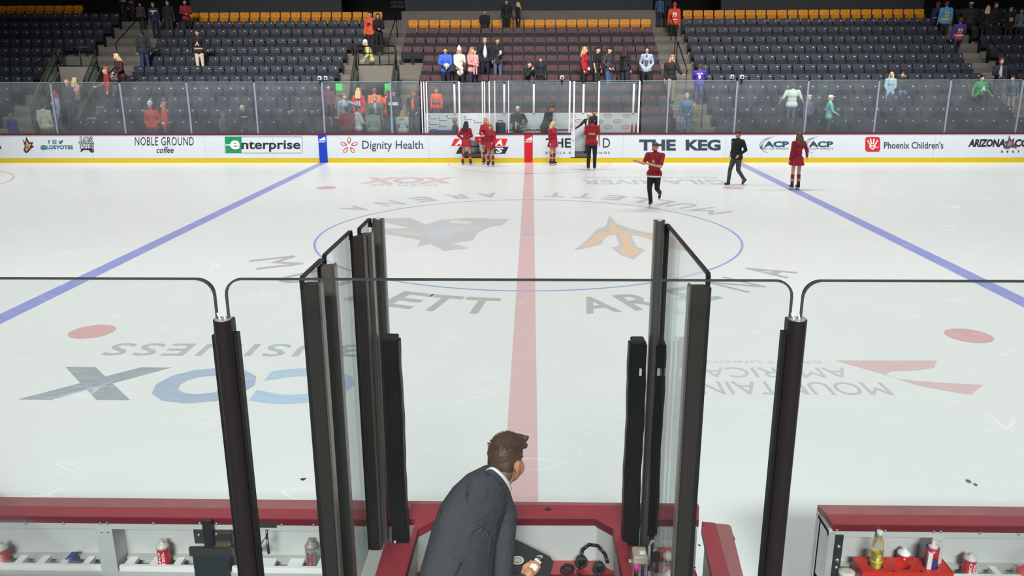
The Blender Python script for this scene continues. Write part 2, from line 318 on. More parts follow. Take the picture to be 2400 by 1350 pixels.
# green and white rental board
GRN = mat((18, 146, 92), .4, var=.04)
for (x0, y0, x1, y1) in ((527, 320.5, 709, 321.3), (527, 358, 709, 358.8), (708.2, 321, 709, 358.5), (527, 321, 527.7, 358.5)): fpoly('sign_border', [(x0, y0), (x1, y0), (x1, y1), (x0, y1)], DK)
fpoly('sign_panel', [(527.5, 321.3), (566, 321.3), (566, 358), (529, 358)], GRN)
fit_text('lettering', 'e', 539, 562, 350, 329, lambda u, v, w_: at_y(u, v, FY-.006-w_), WLET, boards, .03)
fpoly('sign_bar', [(529, 338.5), (546, 338.5), (546, 341), (529, 341)], WLET, .007)
bt('nterprise', 566, 704, 329, 356, DK, .022)
for px in (754, 1238.5):
    for k, (a, b) in enumerate(((0, 4), (4, 8), (8, 13))):
        t = px-8; h0, h1 = 328.5-k*3.4, 329.5
        mb = MB(); P = [(t+1+a*1.15, h1-1.5+.6), (t+3.2+a*1.15, h1-3.6-k*2.6), (t+6.4+a*1.15, h1-5.6-k*2.6+2), (t+5+b*.95, h1)]
        mb.flat([at_y(u, v, FY-.019) for u, v in P]); mb.obj('stripe_logo', WLET, boards)
    bt('adidas', px-8, px+8, 329.8, 334, WLET, .02, fr=ff2)
# flower emblem of five looped petals + words
ORG = mat((206, 74, 40), .4)
for k in range(5):
    a = 90+72*k; c_, s_ = math.cos(math.radians(a)), math.sin(math.radians(a))
    pts = []
    for i in range(25):
        t = i/24; q = 2*math.pi*t; lx = 12.5+7.8*-math.cos(q); ly = 5.2*math.sin(q)*(.55+.45*(1-math.cos(q))/2); pts.append((lx, ly))
    inn = [(12.7+(x_-12.5)*.70+.9, y_*.60) for x_, y_ in pts]
    mp = lambda p: (818+(p[0]*c_-p[1]*s_)*1.05, 341.5-(p[0]*s_+p[1]*c_)*.98)
    fpoly('petal_emblem', [mp(p) for p in pts[:13]]+[mp(p) for p in inn[:13][::-1]], ORG); fpoly('petal_emblem', [mp(p) for p in pts[12:]]+[mp(p) for p in inn[12:][::-1]], mat((178, 48, 44), .4))
bt('Dignity Health', 849, 991, 330, 355, SLATE, .005); bt('.', 992.5, 994.5, 347, 349, SLATE)
# two slanted blocks behind the skaters: red over black
RDL = mat((224, 44, 52), .4)
for a, b in ((1057, 1088), (1137, 1190)):
    fpoly('slant_block', [(a+(8 if a == 1057 else 0), 325), (b, 325), (b-(6 if b == 1190 else 0), 342.5), (a, 342.5)], RDL)
    fpoly('slant_block', [(a+(20 if a == 1057 else 0), 344), (b+(2 if b == 1190 else 0), 344), (b-(6 if b == 1190 else 0), 360.5), (a+(11 if a == 1057 else 0), 360.5)], DK)
l7 = lambda u, v, w_: at_y(u, v, FY-.006-w_)
fit_text('lettering', 'A', 1066, 1084, 341, 327, l7, WLET, boards, .05, .25); fit_text('lettering', 'A', 1160, 1178, 341, 327, l7, WLET, boards, .05, .25)
fit_text('lettering', 'TS', 1146, 1180, 358.5, 346, l7, WLET, boards, .05, .25)
bt('THE', 1279, 1338, 324, 346, DK, .02); bt('D', 1413, 1430, 324, 346, DK); bt('BY GILA R', 1279, 1338, 355.5, 361, DK, 0, 0, 1.5); bt('INOS', 1400, 1429, 355.5, 361, DK, 0, 0, 1.5)
bt('THE', 1498, 1584, 327, 353, SLATE, .045); bt('KEG', 1607, 1689, 327, 353, SLATE, .045)
ACPG = mat((44, 92, 84), .4)
for off in (0, 104):
    bt('ACP', 1791+off, 1849+off, 331, 345, mat((34, 80, 100), .4), .045); bt('ALL COPY PRODUCTS', 1790+off, 1848+off, 346.5, 350.5, SLATE, 0, 0, 1.1)
    for k in range(3): fpoly('swoosh', arc(1822+off, 341, 42-k*3.4, 22-k*1.6, 118, 205, .5, 1.7), (ACPG, mat((60, 128, 84), .4), SLATE)[k])
    fpoly('swoosh', arc(1804+off, 341, 22, 17.5, 180, 262, 2.2, .4), SLATE)
    for k in range(6): fpoly('swoosh', [(1792+off+k*4, 326-k*1.2), (1794.5+off+k*4, 325-k*1.2), (1794.5+off+k*4, 326-k*1.2), (1792+off+k*4, 327-k*1.2)], SLATE)
HR = mat((208, 42, 52), .4)
rr = []
for cx, cy, a0 in ((2057, 327, 0), (2034, 327, 90), (2034, 350, 180), (2057, 350, 270)):
    for k in range(5): t = math.radians(a0+k*22.5); rr.append((cx+6*math.cos(t), cy-6*math.sin(t)))
fpoly('hand_emblem', rr, HR)
for x0, y0, x1, y1, wd in ((2040, 340, 2033.5, 329, 1.6), (2043, 338, 2040, 325, 1.6), (2047, 338, 2048.5, 325.5, 1.6), (2051, 339, 2057.5, 328, 1.6), (2053, 346, 2059, 344, 1.5)):
    fpoly('hand_emblem', [(x0-wd, y0), (x1-wd*.9, y1), (x1+wd*.9, y1), (x0+wd, y0+.6)], WLET, .006)
fpoly('hand_emblem', [(2045, 351.5), (2037, 344), (2038, 340.5), (2042, 339.5), (2045, 342), (2048, 339.5), (2052, 341), (2052.5, 345)], WLET, .006)
fpoly('hand_emblem', [(2045, 348), (2041, 344.5), (2042.3, 342.6), (2045, 344.6), (2047.5, 342.6), (2049, 344.6)], HR, .009)
bt("Phoenix Children's", 2072, 2211, 332, 348.5, SLATE, .012)
bt('ARIZON', 2269, 2343, 326, 344.5, DK, .05, .25); bt('CO', 2378, 2412, 326, 344.5, DK, .05, .25); bt('A', 2338, 2356, 326, 344.5, DK, .05, .25)
fpoly('coyote_crest', [(2366, 317), (2370, 328), (2378, 324), (2376, 336), (2384, 348), (2370, 345), (2364, 349), (2352, 348), (2358, 338), (2354, 332), (2362, 330)], mat((92, 72, 84), .5), .009)
fpoly('coyote_crest', [(2366, 330), (2373, 333), (2370, 341), (2361, 344), (2362, 336)], mat((150, 130, 120), .5), .012)
for k, ch in enumerate('ofty'): bt(ch, 2346+k*13, 2351+k*13, 352.5, 358, DK, .03)
# ================================================================== FAR STANDS
TOP = [1.095, 1.49, 1.883, 2.302, 2.704, 3.1, 3.496, 3.909, 4.313, 4.732, 5.172, 5.567, 6.007, 6.43]
YR = [13.8+.87*k for k in range(14)]
FL = [t-.8 for t in TOP]
FR = [y-.66 for y in YR]+[YR[13]+.21]
CONC = mat((112, 106, 97), .85, var=.14, scale=5)
CONCD = mat((92, 88, 82), .85, var=.14, scale=5)
PORT = [(-7.15, -5.6), (-19.8, -18.2)]
stand = MB()
for a, b in ((-31, -19.8), (-18.2, -7.15), (-5.6, 31)):
    for k in range(14):
        stand.box(a, b, FR[k], FR[k+1]+(.0 if k < 13 else 3.5), -.1, FL[k])
for a, b in PORT:
    for k in range(14):
        h = FL[k] if k < 2 or k > 5 else .72
        stand.box(a, b, FR[k], FR[k+1]+(.0 if k < 13 else 3.5), -.1, h)
so = stand.obj('floor_terraces', CONC); struct(so); so['label'] = 'stepped concrete terraces of the far stand'
AIS = [(-21.4, -19.85, 1, 8), (-18.15, -17.55, 1, 8), (-20.2, -17.55, 9, 13), (-8.25, -7.2, 1, 8), (-5.55, -4.8, 1, 7), (-7.6, -5.95, 7, 12), (5.85, 7.15, 1, 12), (19.15, 20.45, 1, 12)]
for a, b, k0, k1 in AIS:
    mb = MB()
    for k in range(k0, k1+1):
        if any(a < p[1]-.05 and b > p[0]+.05 for p in PORT) and k < 7: continue
        mb.box(a, b, FR[k]-.29, FR[k]-.001, FL[k-1]+.001, (FL[k-1]+FL[k])/2)
    struct(mb.obj('stair_steps', CONCD))
FASC = mat((50, 52, 54), .7, var=.05)
DARKW = mat((20, 20, 21), .8)
struct(MB().box(-34, 34, 29.2, 29.5, 0, 13).obj('wall_back', DARKW))
for k, (p0, p1) in enumerate(((445, 800), (950, 1530), (1690, 2165))):
    a, b = at_y(p0, 10, 25.4).x, at_y(p1, 10, 25.4).x
    z0 = at_y((p0+p1)/2, (31, 28, 22)[k], 25.4).z-(.35 if k != 1 else .0)
    struct(MB().box(a, b, 25.4, 25.7, z0 if k != 1 else z0-.02, 10.5).obj('wall_fascia', FASC))
    if k == 1:
        struct(MB().box(a, b, 24.0, 25.7, 4.6, z0-.02).obj('wall_rear', CONC))
    else: struct(MB().box(a, b, 25.4, 25.7, 5.0, z0).obj('wall_rear', DARKW))
o = fit_text('wall_lettering', 'HOCKEY', 916, 952, 10, 2, lambda u, v, w_: at_y(u, v, 28.9-w_), mat((92, 92, 92)), None, .04); tag(o, 'dim grey lettering high on the dark concourse wall, upper line', 'lettering')
o = fit_text('wall_lettering', 'HISTORY', 916, 954, 19, 12, lambda u, v, w_: at_y(u, v, 28.9-w_), mat((92, 92, 92)), None, .04); tag(o, 'dim grey lettering high on the dark concourse wall, lower line', 'lettering')
BLKM = mat((22, 22, 24), .4, .3)
GREENG = glass((.72, .90, .82), .6, .05, (.5, .75, .62))
CLEARG = glass((.93, .97, .95), .5, .02)
def tubes(name, segs, r, m, parent=None):
    mb = MB()
    for s in segs: mb.path(s, r)
    return mb.obj(name, m, parent)
def portal(xl, xr, tagword, lit):
    yb = 17.3; p = empty('wall_portal', ((xl+xr)/2, yb, .72)); struct(p); M0 = Matrix.Translation(-Vector(p.location))
    def B(*a): return MB().box(*a, M=M0)
    B(xl, xr, yb, yb+.25, 2.86, 3.5).obj('parapet', CONC, p); B(xl, xr, yb-.05, yb+.3, 2.74, 2.86).obj('lintel', mat((18, 18, 20)), p)
    B(xl, xr, yb+.25, FR[6], 3.0, FL[6]+.0).obj('soffit', CONCD, p) if FL[6] > 3 else None
    for x0, x1 in ((xl-.12, xl), (xr, xr+.12)):
        mb = MB(); pts = [(14.9, .7), (yb+.25, .7), (yb+.25, 3.5), (yb, 3.3), (14.9, 1.25)]; mb.prism(pts, 'x', x0, x1)
        bmesh.ops.translate(mb.b, verts=list(mb.b.verts), vec=-Vector(p.location)); mb.obj('side_wall', mat((70, 68, 66), .8), p)
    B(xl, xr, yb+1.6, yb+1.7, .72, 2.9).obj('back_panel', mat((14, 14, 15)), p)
    r = empty('guard_railing', ((xl+xr)/2, yb, 3.5)); M1 = -Vector(r.location); L_ = lambda *q: [Vector(v)+M1 for v in q]
    tubes('rail', [L_((xl, yb+.1, 4.28), (xr, yb+.1, 4.28))], .03, BLKM, r); tubes('rail', [L_((xl, yb+.1, 4.0), (xr, yb+.1, 4.0))], .022, BLKM, r); tubes('rail', [L_((xl, yb+.1, 3.53), (xr, yb+.1, 3.53))], .025, BLKM, r)
    for x in (xl, (xl+xr)/2+.12, xr): tubes('post', [L_((x, yb+.1, 3.5-(.14 if x not in (xl, xr) else 0)), (x, yb+.1, 4.28))], .028, BLKM, r)
    mb = MB().box(xl+.04, xr-.04, yb+.09, yb+.105, 3.56, 3.96); bmesh.ops.translate(mb.b, verts=list(mb.b.verts), vec=M1); mb.obj('glass_infill', CLEARG, r)
    tag(r, 'black guard railing above the %s portal' % tagword, 'railing')
    for x, side in ((xl-.06, 'by the seat ends' if xl < -10 else 'by the charcoal block'), (xr+.06, 'on its inner side' if xl < -10 else 'by the maroon block')):
        q = empty('portal_balustrade', (x, 16.1, 2.2)); M2 = -Vector(q.location); L2 = lambda *a: [Vector(v)+M2 for v in a]
        tubes('handrail', [L2((x, yb, 4.12), (x, 14.95, 2.02))], .03, mat((92, 78, 60), .4, .5), q); tubes('handrail', [L2((x, yb, 3.75), (x, 14.95, 1.65))], .02, BLKM, q)
        for yy, zz in ((yb, 4.12), (16.1, 3.04), (14.95, 2.02)): tubes('post', [L2((x, yy, zz-.9), (x, yy, zz))], .025, BLKM, q)
        mb = MB().prism([(yb-.05, 3.36), (yb-.05, 4.0), (15.0, 1.95), (15.0, 1.32)], 'x', x-.008, x+.008); bmesh.ops.translate(mb.b, verts=list(mb.b.verts), vec=M2); mb.obj('glass_infill', GREENG, q)
        tag(q, 'sloping glass balustrade of the %s portal, %s' % (tagword, side), 'balustrade')
    if lit:
        for px, wd, side in ((795, 16, 'beside the blond girl'), (1064/3.4617+600, 11, 'under the striped hat')):
            c = at_y(px, 204, 17.1); mb = MB().box(-.14 if wd > 12 else -.1, .14 if wd > 12 else .1, -.03, .03, -.14, .14); o = mb.obj('exit_sign', emit((20, 190, 70), .35), loc=c)
            tag(o, 'glowing green sign at the portal mouth %s' % side, 'sign')
portal(-7.15, -5.6, 'middle', True); portal(-19.8, -18.2, 'outer', False)
def aisle_rail(x, k0, k1, label, dz=.95):
    ya, yb, za, zb = FR[k0], FR[k1], FL[k0], FL[k1]; r = empty('aisle_handrail', (x, ya, za)); o0 = Vector(r.location)
    tubes('rail', [[Vector((x, ya, za+dz))-o0, Vector((x, yb, zb+dz))-o0]], .025, BLKM, r)
    for k in range(k0, k1+1, 3): tubes('post', [[Vector((x, FR[k]+.1, FL[k]))-o0, Vector((x, FR[k]+.1, FL[k]+dz))-o0]], .022, BLKM, r)
    tag(r, label, 'handrail')
aisle_rail(-6.35, 8, 11, 'black stair handrail above the middle portal'); aisle_rail(6.55, 5, 8, 'black stair handrail beside the woman in khaki trousers')
aisle_rail(6.6, 9, 12, 'black stair handrail near the orange jersey numbered 79'); aisle_rail(6.75, 2, 4, 'short black stair handrail below the purple jersey')
aisle_rail(20.2, 5, 8, 'black stair handrail beside the purple and orange jersey'); aisle_rail(-18.7, 8, 11, 'black stair handrail above the outer portal'); aisle_rail(-17.75, 3, 6, 'black stair handrail beside the blonde woman and child'); aisle_rail(-21.3, 4, 7, 'black stair handrail along the outer block of seats')
# ------------------------------------------------------------------ seats
ORD = 'first second third fourth fifth sixth seventh eighth ninth tenth eleventh twelfth thirteenth fourteenth fifteenth sixteenth seventeenth eighteenth nineteenth twentieth twenty-first twenty-second twenty-third twenty-fourth twenty-fifth twenty-sixth'.split()
def back_mesh():
    mb = MB(); pts = []
    for cx, cz, a0 in ((.168, .755, 0), (-.168, .755, 90)):
        for k in range(5): t = math.radians(a0+22.5*k); pts.append((cx+.06*math.cos(t), cz+.06*math.sin(t)))
    pts = [(.212, .40)]+pts+[(-.212, .40)]
    mb.prism(pts, 'y', -.02, .02); f = max(mb.b.faces, key=lambda q: -q.calc_center_median().y*(len(q.verts) > 6))
    r = bmesh.ops.inset_region(mb.b, faces=[f], thickness=.018, depth=-.012)
    for v in mb.b.verts: v.co.y += .10*(v.co.z-.4)-.05*(1-(v.co.x/.2)**2)*.3
    return mb
def pan_mesh():
    mb = MB(); pts = []
    for cx, cz, a0 in ((.150, .51, 0), (-.150, .51, 90)):
        for k in range(4): t = math.radians(a0+30*k); pts.append((cx+.06*math.cos(t), cz+.06*math.sin(t)))
    mb.prism([(.19, .25)]+pts+[(-.19, .25)], 'y', -.115, -.05)
    return mb
def frame_mesh():
    mb = MB()
    for s in (-1, 1): mb.box(s*.235-.012, s*.235+.012, -.12, .04, 0, .56)
    mb.box(-.235, .235, -.02, .02, .22, .26); return mb
def plate_mesh(dx, wd, hd):
    return MB().box(dx-wd, dx+wd, -.031, -.014, .70-hd, .70+hd)
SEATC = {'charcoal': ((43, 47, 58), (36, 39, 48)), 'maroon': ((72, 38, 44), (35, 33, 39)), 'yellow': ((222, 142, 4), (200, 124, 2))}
FRM = mat((24, 25, 28), .5)
BK, PN, FM = back_mesh().mesh('backrest'), pan_mesh().mesh('seat_pan'), frame_mesh().mesh('frame')
PL = {'charcoal': plate_mesh(.10, .028, .018).mesh('plate'), 'maroon': plate_mesh(0, .014, .022).mesh('plate'), 'yellow': plate_mesh(.06, .02, .014).mesh('plate')}
PLM = {'charcoal': mat((214, 216, 220), .3), 'maroon': mat((164, 112, 70), .4), 'yellow': mat((150, 100, 20), .4)}
FM.materials.append(FRM)
SM = {}
for kx, (a, b) in SEATC.items():
    d = [BK.copy(), PN.copy(), PL[kx]]
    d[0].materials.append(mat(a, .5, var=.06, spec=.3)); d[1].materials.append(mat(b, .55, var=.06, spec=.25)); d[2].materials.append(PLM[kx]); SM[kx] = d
BLOCKS = [('block by the coffee board', [(k, -18.1 if k < 2 else -17.5, -8.35 if k < 9 else -7.75, 'charcoal') for k in range(0, 12)]+[(12, -16.9, -7.25, 'yellow')]),
          ('seats before the middle portal', [(k, -8.3, -4.15, 'maroon') for k in (0, 1)]),
          ('centre block', [(k, -4.75, 5.7, 'maroon') for k in range(2, 8)]+[(k, -5.87, 5.78, 'maroon') for k in (8, 9, 10)]+[(11, -5.9, 5.8, 'yellow')]),
          ('seats beside the penalty boxes', [(k, 4.2, 5.7, 'maroon') for k in (0, 1)]),
          ('block by the hand board', [(k, 7.25, 19.05, 'charcoal') for k in range(0, 12)]+[(12, 7.42, 19.09, 'yellow')]),
          ('block past the green jersey', [(k, 20.55, 28, 'charcoal') for k in range(0, 13)]),
          ('block past the outer portal', [(k, -28, -21.5 if k < 9 else -20.35, 'charcoal') for k in range(2, 13)]+[(13, -28, -22.6, 'yellow')])]
def px_of(v):
    d = Vector(v)-CAM; return 1200+FPX*d.dot(RGT)/d.dot(FWD), 675-FPX*d.dot(UPV)/d.dot(FWD), d.dot(FWD)
seats = []
for bn, rows in BLOCKS:
    for k, x0, x1, c in rows:
        n = max(1, round((x1-x0)/.503)); pit = (x1-x0)/n; cells = [x0+pit*(i+.5) for i in range(n)]
        if x0 < -20: cells = cells[::-1]
        cnt = 0
        for x in cells:
            q = px_of((x, YR[k], TOP[k]-.15))
            if -28 < q[0] < 2428: cnt += 1; seats.append((q[2], bn, k, cnt, x, c))
KEEP = {}
OCC = []                                    # filled by people who sit
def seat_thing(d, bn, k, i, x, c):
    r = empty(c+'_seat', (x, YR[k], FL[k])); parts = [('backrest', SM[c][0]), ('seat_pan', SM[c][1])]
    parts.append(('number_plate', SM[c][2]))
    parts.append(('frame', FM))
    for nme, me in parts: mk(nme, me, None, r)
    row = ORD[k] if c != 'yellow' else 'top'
    tag(r, '%s folding seat, %s along the %s row of the %s' % (c, ORD[i-1], row, bn), 'seat', '%s seats of the %s' % (c, bn))
char = sorted([s for s in seats if s[5] == 'charcoal' and s[1+1] > 0], key=lambda s: s[0])
single = set(char[:298]); rest = []
for s in seats:
    if s[5] != 'charcoal' and (s[2] > 0): seat_thing(*s)
    elif s in single: seat_thing(*s)
    else: rest.append(s)
mb = MB(); order = {}
base = []
for c in ('charcoal', 'maroon'):
    for me in (SM[c][0], SM[c][1], SM[c][2], FM): base.append((c, me))
vs, fs, mi = [], [], []; mats_rest = [SM['charcoal'][0].materials[0], SM['charcoal'][1].materials[0], PLM['charcoal'], FRM, SM['maroon'][0].materials[0], SM['maroon'][1].materials[0], PLM['maroon']]
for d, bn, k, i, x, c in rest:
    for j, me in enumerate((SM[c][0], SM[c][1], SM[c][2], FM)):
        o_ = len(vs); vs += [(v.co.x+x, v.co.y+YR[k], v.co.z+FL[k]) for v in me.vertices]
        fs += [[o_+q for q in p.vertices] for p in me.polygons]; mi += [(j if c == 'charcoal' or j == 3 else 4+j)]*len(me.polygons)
me = bpy.data.meshes.new('seating'); me.from_pydata(vs, [], fs)
for m in mats_rest: me.materials.append(m)
me.polygons.foreach_set('material_index', mi); me.update()
o = mk('seating', me); tag(o, 'remaining rows of charcoal folding seats high up and along the boards', 'seats', kind='stuff')
# ================================================================== FAR GLASS AND PENALTY BOXES
GY = 13.06; GT = 2.95
FARG = glass((.90, .935, .94), .55, .105, (.74, .80, .84)); EDGE = mat((150, 168, 176), .3)
POSTM = mat((168, 172, 192), .35, .5); WPOST = mat((222, 224, 226), .4, .1)
PX = [-20.3, -17.77, -15.17, -12.67, -10.15, -7.64, -5.11, -4.02]; PX2 = [4.1, 5.08, 7.56, 10.13, 12.67, 15.23, 17.8, 20.3]
GLAB = {0: 'far glass panel above the coyote crest at the frame edge', 1: 'far glass panel above the coyote head and teal handle', 2: 'far glass panel above the coffee lettering', 3: 'far glass panel above the gap between coffee and green rental boards', 4: 'far glass panel above the green rental board', 5: 'far glass panel above the petal emblem', 6: 'narrow far glass panel beside the penalty box posts',
        10: 'narrow far glass panel beside the red-bottle shelf', 11: 'far glass panel above the steak house lettering', 12: 'far glass panel behind the walking man in black', 13: 'far glass panel behind the skater with long brown hair', 14: 'far glass panel above the red hand emblem', 15: 'far glass panel above the black italic lettering', 16: 'far glass panel at the edge past the coyote emblem'}
for base_, P in ((0, PX), (10, PX2)):
    for i, (a, b) in enumerate(zip(P, P[1:])):
        g = empty('rink_glass', ((a+b)/2, GY, 1.085)); hw = (b-a)/2-.035
        MB().box(-hw, hw, -.006, .006, 0, GT-1.085).obj('pane', FARG, g); MB().box(-hw, hw, -.008, .008, GT-1.085, GT-1.085+.012).obj('top_edge', EDGE, g)
        tag(g, GLAB[base_+i], 'glass')
POSTN = 'outermost first|between the crest and the teal handle|before the coffee lettering|after the coffee lettering|before the green rental board|above the blue stripe|beside the petal emblem lettering'.split('|')
for i, x in enumerate(PX[:-1]):
    o = MB().box(x-.03, x+.03, GY-.035, GY+.035, 1.085, GT-.02).obj('glass_post', POSTM); tag(o, 'slim grey far glass post, %s' % POSTN[i], 'post')
for i, x in enumerate(PX2[1:]):
    o = MB().box(x-.03, x+.03, GY-.035, GY+.035, 1.085, GT-.02).obj('glass_post', POSTM)
    tag(o, 'slim grey far glass post, %s' % 'before the steak house lettering|above the steak house lettering end|above the copy firm lettering|before the red hand emblem|after the hand lettering|before the black italic lettering|past the coyote emblem'.split('|')[i], 'post')
def wpost(px, y, z0, ztop, wd, label):
    x = at_y(px, 250, y).x; o = MB().box(x-wd/2, x+wd/2, y-.04, y+.04, z0, ztop).obj('box_post', WPOST); tag(o, label, 'post'); return o
BY = 14.0
WTOP = at_y(1200, 265, BY).z
front = [(989, 'first of three white posts at the seats-side end of the penalty box'), (995, 'second of three white posts at the outer end of the penalty box'), (1001, 'third of three white posts at the outer end of the penalty box'), (1077, 'white post beside the black-haired skater'),
         (1131, 'white post above the drum gate, first of the close pair'), (1136, 'white post above the drum gate, second of the close pair'), (1147, 'white post beside the close pair over the cooler skaters'), (1335, 'white post at the timekeeper end of the open gate'), (1345, 'white post on the hinge side of the open gate'), (1403, 'white post behind the maroon shirt back'), (1497, 'white post at the far end beside red bottles')]
for px, lb in front: wpost(px, GY, 1.085, GT, .04 if px < 1010 or 1128 < px < 1150 else .06, lb)
for px, lb in ((1066, 'shorter white post on the back wall behind the seated bald man'), (1182, 'shorter white post on the back wall beside the white-haired official'), (1251, 'shorter white post on the back wall before the bending man'), (1367, 'shorter white post on the back wall above the open gate'), (1484, 'shorter white post on the back wall near red bottles')):
    wpost(px, BY, WTOP, at_y(1200, 197, BY).z, .075, lb)
for px, lb in ((1160, 'thin glass edge strip above the cooler skaters'), (1192, 'thin glass edge strip beside the white-haired official')): wpost(px, GY+.02, 1.085, GT+.02, .03, lb)
xa, xb = -4.02, 4.1
PW = mat((206, 212, 214), .5, var=.03)
pw = MB().box(xa, xb, BY, BY+.08, .3, WTOP).obj('wall_penalty', PW); struct(pw)
for k, px in enumerate((1007, 1030, 1048, 1090, 1112)):
    for j, py in enumerate(((272, 285, 297), (276, 290), (271,), (273,), (281,))[k]):
        fr = lambda u, v, w_: at_y(u, v, BY-.002-w_)
        fit_text('sponsor_mark', 'o', px-2, px+1.5, py+3, py, fr, DK, pw, .02); fit_text('sponsor_mark', 'sponsor words', px-2, px+18, py+7.4, py+5.4, fr, mat((110, 116, 122)), pw) if False else MB().box(at_y(px-2, py, BY).x, at_y(px+17, py, BY).x, BY-.004, BY, at_y(px, py+7.2, BY).z, at_y(px, py+5.8, BY).z).obj('sponsor_mark', mat((110, 116, 122)), pw)
def oval(px, py, rx, ry):
    mb = MB(); n = 28; A = []; Bv = []
    for i in range(n):
        t = 2*math.pi*i/n; A.append(mb.b.verts.new(at_y(px+rx*math.cos(t), py+ry*math.sin(t), BY-.004))); Bv.append(mb.b.verts.new(at_y(px+(rx-1)*math.cos(t), py+(ry-1)*math.sin(t), BY-.004)))
    for i in range(n): j = (i+1) % n; mb.b.faces.new((A[i], A[j], Bv[j], Bv[i]))
    mb.obj('oval_mark', mat((186, 96, 96), .5), pw)
    MB().box(at_y(px-rx*.6, py, BY).x, at_y(px+rx*.6, py, BY).x, BY-.004, BY, at_y(px, py+.7, BY).z, at_y(px, py-.7, BY).z).obj('oval_mark', mat((186, 96, 96), .5), pw)
for px, py in ((1357, 284), (1405, 285), (1425, 271), (1447, 284), (1425, 297), (1468, 271), (1466, 297), (1340, 272), (1340, 295)): oval(px, py, 9.5, 5)
for x0, x1, lb in ((xa, at_y(1066, 230, BY).x, 'rear glass panel behind the orange jersey fan'), (at_y(1066, 230, BY).x, at_y(1182, 230, BY).x, 'rear glass panel over the cooler skaters'), (at_y(1182, 230, BY).x, at_y(1251, 230, BY).x, 'rear glass panel over the white-haired official'), (at_y(1251, 230, BY).x, at_y(1367, 230, BY).x, 'rear glass panel over the bending man'), (at_y(1367, 230, BY).x, xb, 'rear glass panel over the oval marks')):
    g = empty('rink_glass', ((x0+x1)/2, BY+.04, WTOP)); hw = (x1-x0)/2-.04
    MB().box(-hw, hw, -.006, .006, 0, 2.86-WTOP).obj('pane', FARG, g); MB().box(-hw, hw, -.008, .008, 2.86-WTOP, 2.872-WTOP).obj('top_edge', EDGE, g); tag(g, lb, 'glass')
CLG = glass((.955, .975, .975), .6, .03, (.74, .80, .84))
for p0, p1, lb in ((1002, 1076, 'front glass pane of the penalty box before the seated bald man'), (1148, 1239, 'front glass pane before the white-haired official'), (1240, 1333, 'front glass pane before the bending man in a dark suit'), (1404, 1495, 'front glass pane before the red oval marks')):
    x0, x1 = fx(p0), fx(p1); g = empty('rink_glass', ((x0+x1)/2, GY, 1.085)); hw = (x1-x0)/2
    MB().box(-hw, hw, -.006, .006, 0, GT-1.085).obj('pane', CLG, g); MB().box(-hw, hw, -.008, .008, GT-1.085, GT-1.073).obj('top_edge', EDGE, g); tag(g, lb, 'glass')
struct(MB().box(xa, xb, 13.22, BY, 0, .31).obj('floor_box', mat((60, 60, 62), .7)))
DARKT = mat((50, 50, 54), .5)
t = empty('timekeeper_table', (fx(1262), 13.38, .31))
MB().box(-1.2, 1.2, -.14, .14, .84, .88).obj('tabletop', DARKT, t)
for sx in (-1.15, 1.15):
    for sy in (-.11, .11): MB().box(sx-.025, sx+.025, sy-.025, sy+.025, .0, .84).obj('leg', BLKM, t)
tag(t, 'long dark timekeeper table behind the red stripe boards', 'table')
TZ = 1.19
def bottle_small(px, y, z, h, body, capc, label, group=None):
    x = at_y(px, 300, y).x; r = empty('bottle', (x, y, z)); MB().lathe([(.036, 0), (.036, h*.62), (.016, h*.8), (.016, h*.86)], (0, 0, 0), 14).obj('body', mat(body, .3), r); MB().lathe([(.019, h*.86), (.019, h)], (0, 0, 0), 12).obj('cap', mat(capc, .4), r); tag(r, label, 'bottle', group)
bottle_small(1209, 13.36, TZ, .26, (226, 230, 232), (240, 240, 240), 'white bottle on the timekeeper table before the official')
for k, (px, wd, lb) in enumerate(((1190, .16, 'paper sheet at the official end of the timekeeper table'), (1226, .2, 'paper sheet beside the white bottle on the timekeeper table'), (1250, .2, 'paper sheet under the bending man on the timekeeper table'), (1303, .18, 'paper block at the gate end of the timekeeper table'))):
    x = at_y(px, 305, 13.4).x; tag(MB().box(-wd/2, wd/2, -.1, .1, 0, .012 if k < 3 else .07).obj('paper_sheet', mat((232, 234, 236)), loc=(x, 13.38, TZ)), lb, 'paper')
c = empty('bench_cushion', (fx(1033), 13.55, .31)); MB().box(-.5, .5, -.17, .17, .72, .84).bevel(.03).obj('cushion', mat((72, 104, 168), .6), c); MB().box(-.48, .48, -.15, .15, .0, .72).obj('base', mat((150, 156, 160)), c); tag(c, 'blue padded bench at the outer end of the penalty box', 'bench')
c = empty('seat_bench', (fx(1062)+.1, 13.62, .31)); MB().box(-.22, .28, -.16, .16, .40, .44).obj('seat', mat((120, 124, 128)), c)
for sx in (-.2, .26): MB().box(sx-.02, sx+.02, -.14, .14, 0, .4).obj('leg', BLKM, c)
tag(c, 'small grey bench under the seated bald man', 'bench')
for px, lb in ((1481, 'red bottle nearest the oval marks on the far ledge'), (1490, 'red bottle beside the last white post on the far ledge')): bottle_small(px, 13.16, 1.086, .36, (196, 44, 52), (230, 230, 232), lb)
bg = empty('equipment_bag', (fx(1172), 13.42, .31)); MB().box(-.2, .2, -.14, .14, .0, 1.13).bevel(.03).obj('body', mat((34, 36, 42), .6), bg); MB().path([(-.1, 0, 1.13), (-.08, 0, 1.2), (.08, 0, 1.2), (.1, 0, 1.13)], .014).obj('handle', BLKM, bg); tag(bg, 'tall black equipment case standing behind the cooler skaters', 'case')
